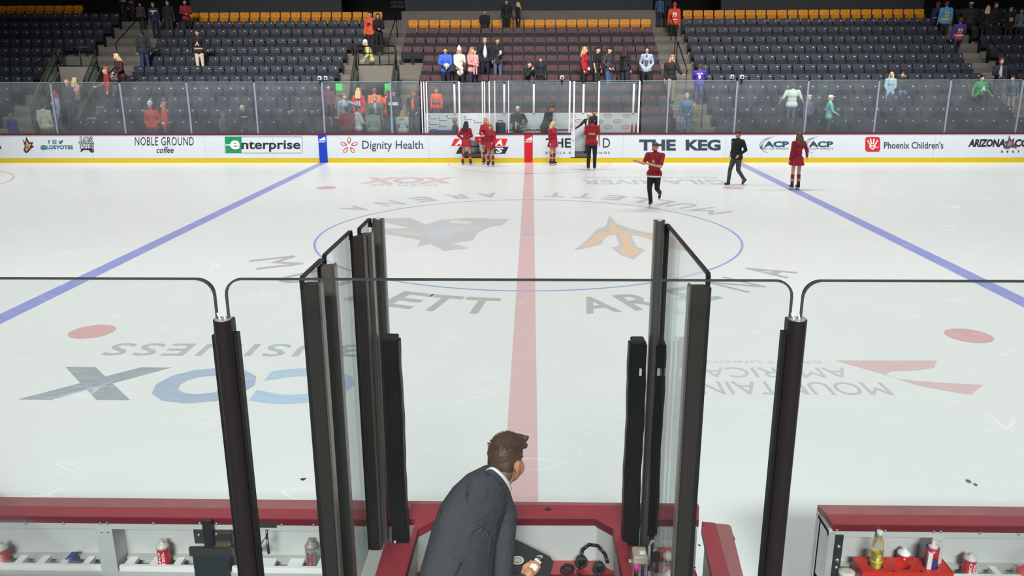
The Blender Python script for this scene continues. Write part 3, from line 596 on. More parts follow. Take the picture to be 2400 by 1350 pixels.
dr = empty('steel_drum', (fx(1110)-.02, 13.42, .31)); MB().lathe([(.2, 0), (.21, .05), (.21, .48), (.2, .52)], (0, 0, 0), 22).obj('body', mat((140, 142, 144), .35, .6), dr); MB().lathe([(.215, .24), (.22, .26), (.215, .28)], (0, 0, 0), 22).obj('band', BLKM, dr); tag(dr, 'grey steel drum inside the open gate beneath the red cooler', 'drum')
for (a, b, hx, lb) in ((fx(1128)+.0, fx(1137)-.004, 1, 'white gate swung inward beside the steel drum'), (fx(1338)+.004, fx(1347), 1, 'white gate swung inward beside the suited man at the doorway')):
    g = empty('rink_gate', ((a+b)/2, 13.0, .2)); hw = (b-a)/2; MB().box(-hw, hw, -.075, .5, 0, .85).obj('panel', WHITE, g); MB().box(-hw-.005, hw+.005, -.08, .51, .85, .9).obj('cap', mat((214, 218, 222)), g); MB().box(-hw*.3, hw*.3, -.09, -.075, .6, .66).obj('latch', ALU, g); tag(g, lb, 'gate')
for px, py, y, lb in ((750, 182, GY, 'small white camera clamped on far glass above the blue stripe'), (765, 200, GY+.1, 'second white camera beside the blue stripe post'), (1738, 182, GY, 'small white camera clamped on far glass behind the walking man'), (1714, 194, GY+.1, 'boxy white camera beside the walking man post'), (1317, 188, GY, 'small white camera on the glass above the open gate')):
    p = at_y(px, py, y); r = empty('rink_camera', (p.x, y, GT)); MB().box(-.06, .06, -.1, .1, .06, .2).bevel(.015).obj('body', mat((206, 212, 218), .4), r); MB().tube((0, -.1, .13), (0, -.15, .13), .035, n=12).obj('lens', BLK, r); MB().box(-.025, .025, -.03, .03, -.12, .06).obj('clamp', BLKM, r); tag(r, lb, 'camera')
# ================================================================== THE NEAR BENCHES
CAPR = mat((150, 44, 56), .42, var=.10, scale=9); CAPE = mat((152, 92, 90), .45, var=.30, scale=7); DKRED = mat((104, 24, 36), .4); SHRED = mat((168, 40, 46), .4, var=.08)
PANEL = mat((196, 198, 196), .42, .15, var=.05, scale=4); PANELD = mat((150, 150, 150), .45, .2, var=.1, scale=6); COMB = mat((236, 236, 234), .4, var=.03)
RIV = mat((222, 222, 222), .25, .8)
BF = -13.16
def nx(px, py=1290, y=BF): return at_y(px, py, y).x
def bench_wall(name, x0, x1, zcap, edge0, pillars, rivets, label, lx=None):
    """boards seen from the bench: red cap in two strips, metal header, bottle recess with comb shelf"""
    r = empty(name, ((x0+x1)/2, -13.05, 0)); struct(r); r['label'] = label; M0 = Matrix.Translation(-Vector(r.location))
    def B(a, b, c, d, e, f, nm, m): return MB().box(a, b, c, d, e, f, M=M0).obj(nm, m, r)
    B(x0, x1, -12.98, -12.95, 0, 1.03, 'ice_panel', WHITE)
    mb = MB(); k = .0 if lx is None else .02
    mb.prism([(x0, -12.955), (x1, -12.955), (x1, edge0), (x0+k, edge0)], 'z', zcap-.035, zcap); bmesh.ops.translate(mb.b, verts=list(mb.b.verts), vec=-Vector(r.location)); mb.obj('cap_edge', CAPE, r)
    B(x0+k, x1, -13.158, edge0-.002, zcap-.04, zcap-.002, 'cap_rail', CAPR); B(x0+k, x1, -13.164, -13.158, zcap-.046, zcap-.006, 'cap_lip', DKRED)
    B(x0, x1, BF, BF+.02, .985, 1.03, 'header', PANEL); B(x0, x1, -13.14, -12.98, 1.0, 1.03, 'header_top', PANELD)
    B(x0, x1, -13.03, -13.01, .60, 1.0, 'back_panel', PANEL); B(x0, x1, BF, -13.03, .60, .655, 'recess_floor', PANELD)
    B(x0, x1, BF, BF+.018, .25, .70, 'lower_panel', PANEL)
    for a, b in pillars: B(a, b, BF-.002, -13.03, .655, .99, 'pillar', PANEL)
    for px, py in rivets:
        p = at_y(px, py, BF-.004); MB().ell((0, 0, 0), (.008, .004, .008), seg=8).obj('rivet', RIV, r, p-Vector(r.location))
    return r
lw = bench_wall('wall_bench', -5, -.63, 1.07, -13.053, [(nx(232), nx(270)), (nx(826), -.63)], [(60, 1227), (148, 1227), (235, 1227), (250, 1227), (238, 1247), (253, 1247), (359, 1227), (468, 1227), (507, 1228), (660, 1230), (735, 1231)], 'home bench boards with red cap and bottle recess, seen from the bench')
rw = bench_wall('wall_bench_end', 1.815, 5, 1.07, -13.053, [(nx(2182), nx(2210))], [(1962, 1243), (2075, 1244), (2189, 1247), (2205, 1247), (2297, 1250), (2388, 1252), (2186, 1267), (2202, 1267)], 'bench boards beside the open gate with red cap', 1)
def pbox(root, a, b, c, d, e, f, nm, m): return MB().box(a, b, c, d, e, f, M=Matrix.Translation(-Vector(root.location))).obj(nm, m, root)
pbox(rw, 1.815, 1.85, -13.17, -12.985, .0, 1.02, 'end_panel', mat((206, 208, 206), .3, .4, scale=3)); pbox(rw, 1.85, 1.90, -13.17, BF+.03, .3, 1.0, 'end_bracket', mat((60, 62, 62), .35, .5))
for z in (.93, .84, .79):
    MB().ell((0, 0, 0), (.011, .008, .011), seg=10).obj('bolt', RIV, rw, Vector((1.876, -13.175, z))-Vector(rw.location))
# comb shelves: front bar with upright-spaced teeth between bottle slots
def comb(name, x0, x1, teeth, label):
    r = empty(name, ((x0+x1)/2, BF, .70)); pbox(r, x0, x1, BF-.006, BF+.014, .70, .738, 'front_bar', COMB)
    for px0, px1 in teeth: pbox(r, nx(px0, 1325), nx(px1, 1325), BF+.014, -13.07, .715, .738, 'tooth', COMB)
    pbox(r, x0, x1, -13.07, -13.03, .715, .736, 'rear_bar', mat((178, 178, 174), .4)); tag(r, label, 'shelf')
comb('bottle_shelf', -5, nx(232), [(-75, -57), (-22, -5), (29, 47), (82, 100), (136, 154), (190, 206)], 'white comb-edged bottle shelf holding the blue bottle top')
comb('bottle_shelf', nx(275), nx(470), [(288, 310), (348, 366), (403, 420), (455, 468)], 'white comb-edged bottle shelf under the red bottle with grey cap')
comb('bottle_shelf', nx(540), nx(826), [(556, 575), (604, 639), (671, 705), (740, 760)], 'white comb-edged bottle shelf holding the clear bottle')
comb('bottle_shelf', 1.91, 5, [(2075, 2095), (2150, 2165), (2225, 2240), (2285, 2300), (2340, 2356), (2398, 2415)], 'white comb-edged bottle shelf beyond the open gate')
def sport_bottle(px, py_top, py_base, y, body, capc, words_, wc, label, clear=False, tilt=0, z0=None):
    p = at_y(px, py_base, y) if z0 is None else at_z(px, py_base, z0); q = at_y(px, py_top, p.y); h = max(.08, q.z-p.z)
    r = empty('water_bottle', p); r.rotation_euler = (math.radians(tilt), 0, 0)
    MB().lathe([(.034, 0), (.037, .01), (.037, h*.42), (.033, h*.5), (.037, h*.58), (.036, h*.70), (.033, h*.74)], (0, 0, 0), 24).obj('body', mat(body, .3, var=.04) if not clear else CLEARB, r)
    MB().lathe([(.037, h*.72), (.037, h*.79), (.024, h*.87), (.013, h*.9), (.011, h*.97), (.015, h*.98), (.012, h)], (0, 0, 0), 24).obj('cap', mat(capc, .4), r)
    if words_:
        for j, wd in enumerate(words_):
            a0 = -.5+.62*j
            fr = lambda u, v, ww: Vector(((.0376+ww)*math.sin(a0+v), -(.0376+ww)*math.cos(a0+v), u))
            fit_text('lettering', wd, h*.08, h*.66, .42, .0, fr, mat(wc, .4), r, .03, thick=.0008)
    tag(r, label, 'bottle'); return r
CLEARB = glass((.86, .87, .86), .8, .12, (.85, .86, .86))
RB, GC = (186, 22, 36), (196, 192, 184)
sport_bottle(12, 1270, 1332, -13.11, RB, GC, ('BIO', 'STEEL'), (240, 220, 224), 'red sports bottle at the picture edge beside two empty slots')
sport_bottle(388, 1264, 1330, -13.11, RB, GC, ('BIO', 'STEEL'), (240, 220, 224), 'red sports bottle with grey cap standing alone by the metal pillar')
sport_bottle(733, 1262, 1335, -13.11, (214, 210, 206), (150, 140, 132), ('BIO', 'STEEL'), (176, 30, 44), 'clear white sports bottle with red lettering beside the tall dark post', True)
sport_bottle(2113, 1283, 1335, -13.09, RB, (232, 232, 230), ('BIO',), (240, 220, 224), 'red sports bottle with white cap behind the red caddy')
sport_bottle(2268, 1296, 1345, -13.11, RB, (206, 200, 196), ('BIO', 'STEEL'), (240, 220, 224), 'red sports bottle past the caddy with pale lettering')
sport_bottle(2392, 1326, 1372, -13.13, (200, 30, 44), (220, 60, 70), None, None, 'red bottle top at the picture corner past the caddy')
b = empty('spray_nozzle', at_y(172, 1326, -13.1)); BLUP = mat((22, 48, 120), .35)
MB().box(-.03, .03, -.03, .03, 0, .045).bevel(.006).obj('body', BLUP, b); MB().box(-.012, .03, -.025, .025, .045, .085).bevel(.005).obj('head', BLUP, b); MB().tube((-.012, -.01, .07), (-.03, -.018, .06), .008).obj('nozzle', BLUP, b); MB().box(-.022, .01, -.034, -.028, 0, .025).obj('sticker', COMB, b); tag(b, 'blue plastic spray top lying on the comb shelf', 'spray top')
# gate latch hardware between the two shelves
STEEL = mat((112, 110, 104), .3, .85, var=.2, scale=30); STEELD = mat((96, 98, 96), .35, .7, var=.2, scale=20); BRASS = mat((140, 122, 84), .3, .8, scale=30)
g = empty('gate_latch', at_y(495, 1290, BF-.02)); o0 = Vector(g.location)
def lbox(px0, px1, py0, py1, y0, y1, nm, m):
    a, b_ = at_y(px0, py1, y1), at_y(px1, py0, y1); return MB().box(a.x-o0.x, b_.x-o0.x, y0-o0.y, y1-o0.y, a.z-o0.z, b_.z-o0.z).obj(nm, m, g)
lbox(458, 545, 1241, 1272, BF-.008, BF, 'back_plate', STEELD); lbox(483, 496, 1217, 1280, BF-.05, BF-.03, 'lever', BLK); lbox(448, 548, 1281, 1299, BF-.03, BF-.008, 'cross_plate', STEELD)
lbox(497, 541, 1250, 1272, BF-.018, BF-.009, 'strike_plate', STEEL); lbox(497, 541, 1272, 1275, BF-.045, BF-.008, 'strike_lip', BRASS); lbox(468, 536, 1300, 1420, BF-.014, BF-.004, 'smoked_panel', mat((44, 50, 54), .15, var=.3, scale=40))
for px, py in ((466, 1254), (507, 1252), (540, 1293), (541, 1286)): MB().ell(at_y(px, py, BF-.02)-o0, (.009, .007, .009), seg=10).obj('bolt', RIV, g)
tag(g, 'dark steel gate latch with black lever on the bench boards', 'latch')
np_ = empty('maker_plate', at_y(622, 1236, BF-.002)); a, b_ = at_y(598, 1237, BF), at_y(648, 1225, BF); MB().box(a.x-np_.location.x, b_.x-np_.location.x, -.004, .002, 0, b_.z-a.z).obj('plate', mat((96, 96, 96), .3, .7), np_)
for k in range(2): MB().box(-.055+k*.06, -.005+k*.05, -.006, -.004, .006, .02).obj('emblem', STEELD, np_)
tag(np_, 'small grey metal plate riveted under the red cap', 'plate')
h = empty('hanging_rod', at_y(625, 1242, BF-.01)); o1 = Vector(h.location); MB().path([Vector((0, 0, 0)), at_y(626, 1262, BF-.012)-o1, at_y(630, 1297, BF-.014)-o1], .008).obj('rod', STEELD, h); MB().path([at_y(624, 1258, BF-.01)-o1, at_y(606, 1282, BF-.02)-o1], .004).obj('chain', STEEL, h); MB().ell(at_y(604, 1287, BF-.02)-o1, (.03, .012, .03), seg=16).obj('knob', STEELD, h); MB().ell(at_y(604, 1287, BF-.034)-o1, (.012, .01, .012), seg=12).obj('bolt', STEEL, h); tag(h, 'steel pull rod and round knob hanging under the metal plate', 'rod')
# ---------------- the counter between the benches
ct = empty('counter', (.2, -13.2, .25)); ct_o = Vector(ct.location)
def cprism(pts, z0, z1, nm, m, bev=0):
    mb = MB().prism(pts, 'z', z0, z1); bmesh.ops.translate(mb.b, verts=list(mb.b.verts), vec=-ct_o)
    if bev: mb.bevel(bev, 1)
    return mb.obj(nm, m, ct)
cprism([(-.628, -12.985), (1.10, -12.985), (1.068, -13.135), (.70, -13.14), (.466, -13.138), (-.447, -13.151), (-.628, -13.158)], 1.03, 1.07, 'counter_top', CAPR)
cprism([(-.628, -12.95), (1.10, -12.95), (1.10, -12.983), (-.628, -12.983)], 1.03, 1.068, 'cap_edge', CAPE)
cprism([(-.447, -13.153), (-.553, -13.273), (-.563, -13.85), (-.72, -13.85), (-.72, -13.40), (-.584, -13.40), (-.584, -13.16)], 1.03, 1.07, 'side_wing', CAPR)
cprism([(.466, -13.140), (.626, -13.142), (.626, -13.40), (.70, -13.40), (.70, -13.85), (.572, -13.85), (.560, -13.24)], 1.03, 1.07, 'side_wing', CAPR)
for pts in (((-.447, -13.151), (.466, -13.138)), ((-.447, -13.151), (-.553, -13.273)), ((-.553, -13.273), (-.563, -13.85)), ((.466, -13.138), (.560, -13.24)), ((.560, -13.24), (.572, -13.85)), ((.70, -13.14), (1.068, -13.135))):
    (xa_, ya_), (xb_, yb_) = pts; d = Vector((xb_-xa_, yb_-ya_)).normalized(); nrm = Vector((d.y, -d.x))*.004
    cprism([(xa_, ya_), (xb_, yb_), (xb_+nrm.x, yb_+nrm.y), (xa_+nrm.x, ya_+nrm.y)], 1.026, 1.073, 'counter_lip', DKRED)
cprism([(-.56, -13.158), (.57, -13.146), (.57, -13.13), (-.56, -13.14)], .60, 1.03, 'front_panel', PANEL)
cprism([(.70, -13.155), (1.06, -13.15), (1.06, -13.13), (.70, -13.135)], .25, 1.03, 'end_panel', PANEL)
cprism([(-.56, -13.28), (-.455, -13.158), (-.47, -13.15), (-.575, -13.27)], .60, 1.03, 'corner_panel', PANEL); cprism([(.567, -13.25), (.474, -13.145), (.489, -13.14), (.582, -13.24)], .60, 1.03, 'corner_panel', PANEL)
cprism([(-.563, -13.28), (-.573, -13.85), (-.59, -13.85), (-.58, -13.28)], .60, 1.03, 'wing_panel', PANEL); cprism([(.569, -13.25), (.58, -13.85), (.597, -13.85), (.586, -13.25)], .60, 1.03, 'wing_panel', PANEL)
cprism([(-.57, -13.16), (.575, -13.15), (.575, -13.285), (-.57, -13.285)], .765, .80, 'lower_shelf', SHRED); cprism([(-.57, -13.286), (.575, -13.286), (.575, -13.292), (-.57, -13.292)], .755, .802, 'shelf_lip', DKRED)
cprism([(-.72, -13.83), (-.60, -13.83), (-.60, -13.85), (-.72, -13.85)], .25, 1.03, 'support', PANEL); cprism([(.60, -13.83), (.70, -13.83), (.70, -13.85), (.60, -13.85)], .25, 1.03, 'support', PANEL)
p = at_z(1284, 1194, 1.071); mb = MB().prism([(p.x-.028, p.y+.01), (p.x+.028, p.y+.01), (p.x+.012, p.y-.012), (p.x-.012, p.y-.012)], 'z', 1.0695, 1.0715).box(p.x-.008, p.x+.008, p.y+.005, p.y+.022, 1.0695, 1.074); bmesh.ops.translate(mb.b, verts=list(mb.b.verts), vec=-ct_o); mb.obj('recessed_pull', mat((40, 8, 14), .5), ct)
for px, py in ((992, 1199), (996, 1205), (971, 1224), (959, 1227), (1225, 1206), (1234, 1200), (1421, 1208), (1427, 1203), (1449, 1227), (1323, 1207), (958, 1268), (1405, 1290), (1410, 1283)):
    q = at_z(px, py, 1.07); MB().ell((0, 0, 0), (.005, .005, .002), seg=8).obj('screw', DKRED, ct, q-ct_o)
tag(ct, 'red-topped counter with angled grey opening between the two benches', 'counter')
# inner ledge beyond the partition, and the gate left open
lg = empty('side_ledge', (.9, -13.4, .25)); pbox(lg, .80, 1.06, -13.62, -13.17, .72, .76, 'ledge_top', SHRED); pbox(lg, .82, 1.04, -13.60, -13.2, .25, .72, 'ledge_base', PANELD); tag(lg, 'low red ledge behind the glass carrying the bottle carriers', 'ledge')
gt = empty('bench_gate', (1.15, -13.4, 0)); go = Vector(gt.location)
def gpr(pts, z0, z1, nm, m):
    mb = MB().prism(pts, 'z', z0, z1); bmesh.ops.translate(mb.b, verts=list(mb.b.verts), vec=-go); return mb.obj(nm, m, gt)
gpr([(1.083, -13.150), (1.155, -13.163), (1.112, -13.80), (1.02, -13.80), (1.068, -13.21), (1.078, -13.205)], 1.032, 1.07, 'cap_rail', CAPR)
gpr([(1.157, -13.1635), (1.232, -13.176), (1.241, -13.195), (1.18, -13.80), (1.114, -13.80)], 1.03, 1.067, 'cap_edge', CAPE)
gpr([(1.10, -13.18), (1.225, -13.20), (1.165, -13.79), (1.05, -13.79)], .25, 1.03, 'door_panel', PANEL); gpr([(1.2295, -13.2), (1.243, -13.21), (1.183, -13.79), (1.17, -13.79)], .27, 1.015, 'ice_facing', WHITE)
for px, py in ((1649, 1231), (1639, 1278), (1628, 1330)): MB().ell(at_z(px, py, 1.07)-go, (.008, .008, .003), seg=8).obj('screw', DKRED, gt)
MB().box(1.232-go.x, 1.25-go.x, -13.26-go.y, -13.2-go.y, .99, 1.03).obj('hinge', BLK, gt)
tag(gt, 'red-capped bench gate swung open toward the bench', 'gate')
struct(MB().box(-6, 6, -15.1, -13.175, 0, .25).obj('floor_bench', mat((34, 34, 36), .8))); struct(MB().box(-6, 6, -14.9, -14.72, .25, 1.25).obj('wall_bench_rear', mat((60, 60, 62), .6)))
struct(MB().box(-6, -1, -13.175, -12.96, -.02, .25).obj('trim_bench', mat((50, 50, 52), .8))) if False else None
# ---------------- partition posts, glass and pads
BRZ = mat((86, 80, 76), .34, .75, var=.06, scale=3); BRZL = mat((128, 127, 122), .32, .7, var=.05, scale=3); LINE = mat((138, 126, 116), .35, .6); GASK = mat((16, 17, 19), .5)
def part_post(x, y, ztop, zb, wx, wy, m, label, side, round_=False):
    r = empty('partition_post', (x, y, zb)); h = ztop-zb
    if round_:
        pts = [(-wx/2, .02)]+[(-wx/2*math.cos(math.pi*k/10), -.005-wy*.55*math.sin(math.pi*k/10)) for k in range(11)]+[(wx/2, .02)]
        MB().prism(pts, 'z', 0, h).obj('body', m, r); MB().box(side*wx/2-.004, side*wx/2+.022, -.012, .02, 0, h-.02).obj('gasket', GASK, r)
        MB().box(-wx*.2, wx*.2, -.004, .012, h, h+.005).obj('clip', COMB, r)
    else:
        MB().box(-wx/2, wx/2, -wy/2, wy/2, 0, h).bevel(.004, 1).obj('body', m, r)
        MB().box(side*(wx/2), side*(wx/2)+side*.007, -wy/2+.006, wy/2-.004, 0, h+.006).obj('side_channel', BRZL, r)
        MB().box(side*(wx/2+.007), side*(wx/2+.009), -wy/2+.004, wy/2, 0, h).obj('bright_strip', LINE, r)
        MB().box(-side*(wx/2+.016), -side*wx/2, -wy/2+.008, wy/2, 0, h-.004).obj('gasket', GASK, r)
    tag(r, label, 'post'); return r
part_post(-.765, -14.30, 2.815, .25, .056, .05, BRZ, 'tall dark post nearest the bench rear with two bright grooves', 1)
part_post(-.765, -14.05, 2.825, .25, .05, .05, BRZL, 'second dark post of the partition with grooves, behind the first', 1)
part_post(-.760, -13.45, 2.82, 1.07, .05, .05, BRZ, 'dark partition post with black gasket beside the glass gap', 1)
part_post(-.735, -13.38, 2.82, 1.07, .04, .05, BRZL, 'grey partition post close behind the gasketed one', 1)
part_post(-.728, -13.10, 2.84, 1.07, .062, .06, BRZL, 'rounded grey end post above the narrow black pad', -1, True)
part_post(.728, -14.32, 2.815, .25, .060, .05, BRZ, 'tall dark square post in front of the open gate', -1)
part_post(.732, -13.30, 2.872, .85, .056, .06, BRZL, 'rounded grey end post between the two halves of black pad', 1, True)
PGL = glass((.94, .965, .96), .45, .008, (.74, .80, .83))
def part_pane(x, y0, y1, z0, z1, label):
    r = empty('partition_glass', (x, (y0+y1)/2, z0)); h = z1-z0; hy = (y1-y0)/2
    MB().box(-.006, .006, -hy, hy, 0, h-.004).obj('pane', PGL, r)
    mb = MB(); pts = [(-hy, h-.05), (-hy, h-.012), (-hy+.012, h), (hy-.012, h), (hy, h-.012), (hy, h-.05), (hy-.008, h-.05), (hy-.008, h-.014), (hy-.015, h-.008), (-hy+.015, h-.008), (-hy+.008, h-.014), (-hy+.008, h-.05)]
    mb.prism(pts, 'x', -.009, .009); mb.obj('edge_frame', GASK, r); tag(r, label, 'glass')
part_pane(-.80, -14.32, -14.0, 1.0, 2.845, 'narrow partition pane between the two dark rear posts'); part_pane(-.80, -13.97, -13.44, 1.072, 2.85, 'wide partition pane with slanting black edge beside the tall posts'); part_pane(-.768, -13.40, -13.12, 1.072, 2.85, 'narrow partition pane next to the rounded end post')
part_pane(.768, -14.30, -13.32, .80, 2.86, 'long partition pane with slanting black edge from end post to square post')
PADM = mat((16, 16, 18), .55, var=.25, scale=8, spec=.25)
def pad(px0, px1, pyr, pytop, pybot, y, th, label, tape=None):
    x0, x1 = at_y(px0, pyr, y).x, at_y(px1, pyr, y).x; zt, zb = at_y((px0+px1)/2, pytop, y).z, at_y((px0+px1)/2, pybot, y).z
    r = empty('post_pad', ((x0+x1)/2, y+th/2, zb)); hw, h = (x1-x0)/2, zt-zb; mb = MB().box(-hw, hw, -th/2, th/2, 0, h)
    bmesh.ops.subdivide_edges(mb.b, edges=[e for e in mb.b.edges if abs(e.verts[0].co.z-e.verts[1].co.z) > .5], cuts=16); mb.bevel(.012, 2)
    for v in mb.b.verts: v.co.x += .0022*math.sin(v.co.z*9+v.co.y*9)+.0012*math.sin(v.co.z*31); v.co.y += .003*math.sin(v.co.z*13+1.3)
    mb.obj('cover', PADM, r); MB().box(-hw+.010, hw-.010, -th/2+.01, th/2-.01, h-.01, h+.012).bevel(.006, 1).obj('folded_top', mat((30, 31, 34), .45, var=.3, scale=12), r)
    if tape: p = at_y(*tape, y-.002)-V3(r.location); MB().box(p.x-.006, p.x+.006, -th/2-.006, -th/2+.002, p.z-.02, p.z+.02).obj('tape', COMB, r)
    tag(r, label, 'pad')
V3 = Vector
pad(909, 947, 1100, 799, 1319, -13.36, .10, 'narrow black vinyl pad on the partition beside the suited man', (926, 1275))
pad(1467, 1507, 1060, 806, 1319, -13.37, .10, 'wide half of the black vinyl pad above the metal box', (1501, 872))
pad(1524, 1554, 1000, 806, 1262, -13.34, .09, 'slim half of the black vinyl pad seen through the partition glass', (1543, 872))
# ---------------- glass behind the bench
NGL = glass((.955, .975, .97), .45, .005, (.74, .80, .82)); NEDGE = mat((70, 72, 74), .3)
NY = -14.8
def near_pane(x0, x1, r0, r1, label):
    z0, z1 = 1.2, at_y(1200, 655, NY).z; g = empty('bench_glass', ((x0+x1)/2, NY, z0)); cx = g.location.x; h = z1-z0
    def outline(ins):
        pts = []; R = .055
        a, b = x0-cx+ins, x1-cx-ins; t = h-ins
        for rd, cxx, a0 in ((r1, b-R, 0), (r0, a+R, 90)):
            if rd: pts += [(cxx+R*math.cos(math.radians(a0+k*15)), t-R+R*math.sin(math.radians(a0+k*15))) for k in range(7)]
            else: pts += [(b, t)] if a0 == 0 else [(a, t)]
        return [(b, 0)]+pts+[(a, 0)]
    MB().prism(outline(0), 'y', -.006, .006).obj('pane', NGL, g)
    mb = MB(); O, I = outline(-.0015), outline(.0035); n = len(O)
    A = [[mb.b.verts.new((p[0], s*.007, p[1])) for p in q] for q in (O, I) for s in (-1, 1)]
    for i in range(n-1):
        for u, v in ((0, 1), (1, 3), (3, 2), (2, 0)): mb.b.faces.new((A[u][i], A[u][i+1], A[v][i+1], A[v][i]))
    mb.obj('edge', NEDGE, g); tag(g, label, 'glass')
xL0, xL1, xR0, xR1 = at_y(505, 700, NY).x, at_y(531, 700, NY).x, at_y(1856, 700, NY).x, at_y(1880, 700, NY).x
near_pane(-4.2, xL0, 0, 1, 'clear glass pane behind the bench with the blue spray top'); near_pane(xL1, xR0, 1, 1, 'middle clear glass pane behind the counter and suited man'); near_pane(xR1, 4.2, 1, 0, 'clear glass pane behind the bench past the open gate')
def near_post(px, label, fl):
    x = at_y(px, 745, NY).x; zt = at_y(px, 746, NY).z; r = empty('glass_post', (x, NY, .25)); h = zt-.25; w_ = .031
    pts = [(-w_, .016)]+[(-w_*math.cos(math.pi*k/14), -.012-.030*math.sin(math.pi*k/14)) for k in range(15)]+[(w_, .016)]
    MB().prism(pts, 'z', 0, h).obj('body', mat((62, 57, 56), .36, .6, var=.05, scale=3), r)
    MB().prism([(a*.86, b*.86) for a, b in pts], 'z', h, h+.002).obj('clip', mat((214, 214, 212), .3, .5), r)
    for sx in (-1, 1): MB().tube((sx*.008, -.01, h), (sx*.012-.008, -.004, h+.02), .003).obj('clip_pin', COMB, r)
    for sx, d in fl: MB().box(sx*w_-(.011 if sx < 0 else 0), sx*w_+(.011 if sx > 0 else 0), -.014, .018, 0, h-d).obj('gasket', GASK, r)
    tag(r, label, 'post')
near_post(525, 'round dark glass post standing before the comb shelf and latch', ((-1, .055), (1, .05))); near_post(1866, 'round dark glass post standing before the open gateway', ((-1, .045),))
# ---------------- things on the counter
def intercom():
    r = empty('intercom_box', (.652, -13.66, 1.072)); m = mat((196, 186, 172), .35, .3)
    MB().box(-.036, .036, -.05, .05, 0, .135).bevel(.006, 2).obj('body', m, r); MB().box(-.03, .03, -.054, -.05, .01, .10).obj('face', mat((150, 140, 132), .3, .5), r)
    MB().box(-.002, .026, -.02, 0, .135, .141).obj('badge', COMB, r); MB().tube((-.036, .01, .07), (-.055, .01, .07), .011).obj('knob', RIV, r); MB().tube((-.036, -.03, .0), (-.05, -.03, .0), .01).obj('plug', RIV, r) 
    tag(r, 'beige metal box standing on the red wing against the glass', 'box')
intercom()
mk_ = empty('marker_pen', (.628, -13.728, 1.075)); PK = mat((224, 40, 150), .4); MB().tube((0, 0, .065), (0, 0, .098), .012).obj('cap', PK, mk_); MB().tube((0, 0, .03), (0, 0, .065), .011).obj('band', BLK, mk_); MB().tube((0, 0, 0), (0, 0, .03), .010).obj('barrel', PK, mk_); tag(mk_, 'pink and black marker pen clipped to the beige box', 'marker')
mk_ = empty('marker_pen', (.662, -13.726, 1.075)); MB().tube((0, 0, 0), (0, 0, .095), .007).obj('barrel', mat((22, 28, 70), .4), mk_); MB().box(-.003, .003, -.011, -.006, .05, .09).obj('clip', mat((40, 60, 140)), mk_); tag(mk_, 'thin dark blue pen clipped to the beige box', 'pen')
cp = empty('strap_clip', (.735, -13.58, 1.072)); MB().path([(-.02, 0, 0), (-.02, 0, .12), (-.008, 0, .145), (.012, 0, .14), (.02, 0, .1), (.0, 0, .085)], .008).obj('hook', mat((168, 166, 150), .4), cp); MB().box(0, .035, -.012, .012, .02, .08).bevel(.006).obj('strap', mat((48, 48, 46), .6), cp); tag(cp, 'pale hook with dark strap at the foot of the glass pane', 'clip')
hd = empty('headset', (.452, -13.24, .802)); HB = mat((22, 22, 24), .3)
def ring3(mb, c, R, r, axis, a0=0, a1=360, n=22):
    c = Vector(c); axis = Vector(axis).normalized(); u = axis.orthogonal().normalized(); v = axis.cross(u)
    mb.path([c+u*R*math.cos(math.radians(a0+(a1-a0)*k/n))+v*R*math.sin(math.radians(a0+(a1-a0)*k/n)) for k in range(n+1)], r); return mb
mb = MB(); mb.path([(-.07, .02, .06), (-.06, .04, .105), (-.02, .055, .13), (.03, .05, .125), (.07, .02, .09), (.085, -.01, .05)], .010); mb.obj('headband', HB, hd)
for c_, nm in (((-.068, .015, .045), 'ear_cup'), ((.03, -.045, .045), 'ear_cup')):
    q = MB(); q.ell(c_, (.034, .026, .042), seg=18).obj(nm, HB, hd); q = MB(); ring3(q, Vector(c_)+Vector((0, -.012, 0)), .028, .011, (.15, -1, .1)); q.obj('ear_pad', mat((32, 32, 34), .5), hd)
mb = MB(); mb.path([(-.075, -.005, .03), (-.09, -.05, .012), (-.06, -.085, .01), (-.02, -.09, .012)], .005); mb.obj('microphone_arm', HB, hd); MB().ell((-.012, -.09, .013), (.018, .012, .012)).obj('microphone', BLK, hd); tag(hd, 'black headset with boom microphone lying on the lower red shelf', 'headset')
cx = empty('cable_coil', (.30, -13.255, .802)); mb = MB(); ring3(mb, (0, 0, .008), .035, .007, (0, 0, 1)); ring3(mb, (.01, .005, .02), .03, .007, (.1, 0, 1)); mb.obj('coil', HB, cx); tag(cx, 'small black cable coil between portfolio and headset', 'cable')
def carrier(x, y, label, n):
    r = empty('bottle_carrier', (x, y, .762)); m = mat((214, 52, 40), .35); MB().box(-.075, .075, -.07, .07, 0, .012).obj('base', m, r)
    for a, b_, c, d in ((-.075, .075, -.07, -.062), (-.075, .075, .062, .07), (-.075, -.067, -.07, .07), (.067, .075, -.07, .07)): MB().box(a, b_, c, d, .012, .1).obj('side', m, r)
    MB().path([(-.07, 0, .1), (-.065, 0, .2), (.065, 0, .2), (.07, 0, .1)], .008).obj('handle', m, r); tag(r, label, 'carrier')
    for i in range(n):
        q = empty('water_bottle', (x-.032+.064*i, y, .776)); MB().lathe([(.028, 0), (.03, .01), (.03, .11), (.022, .13)], (0, 0, 0), 18).obj('body', CLEARB, q); MB().lathe([(.03, .13), (.03, .15), (.018, .16), (.01, .175)], (0, 0, 0), 18).obj('cap', mat((232, 234, 236), .35), q)
        tag(q, 'clear bottle with white cap, %s in the %s' % (('nearer the glass', 'farther from the glass')[i], label[:label.index(' on ')]), 'bottle')
carrier(.905, -13.27, 'rear red bottle carrier on the low ledge', 2); carrier(.885, -13.45, 'front red bottle carrier on the low ledge', 2)
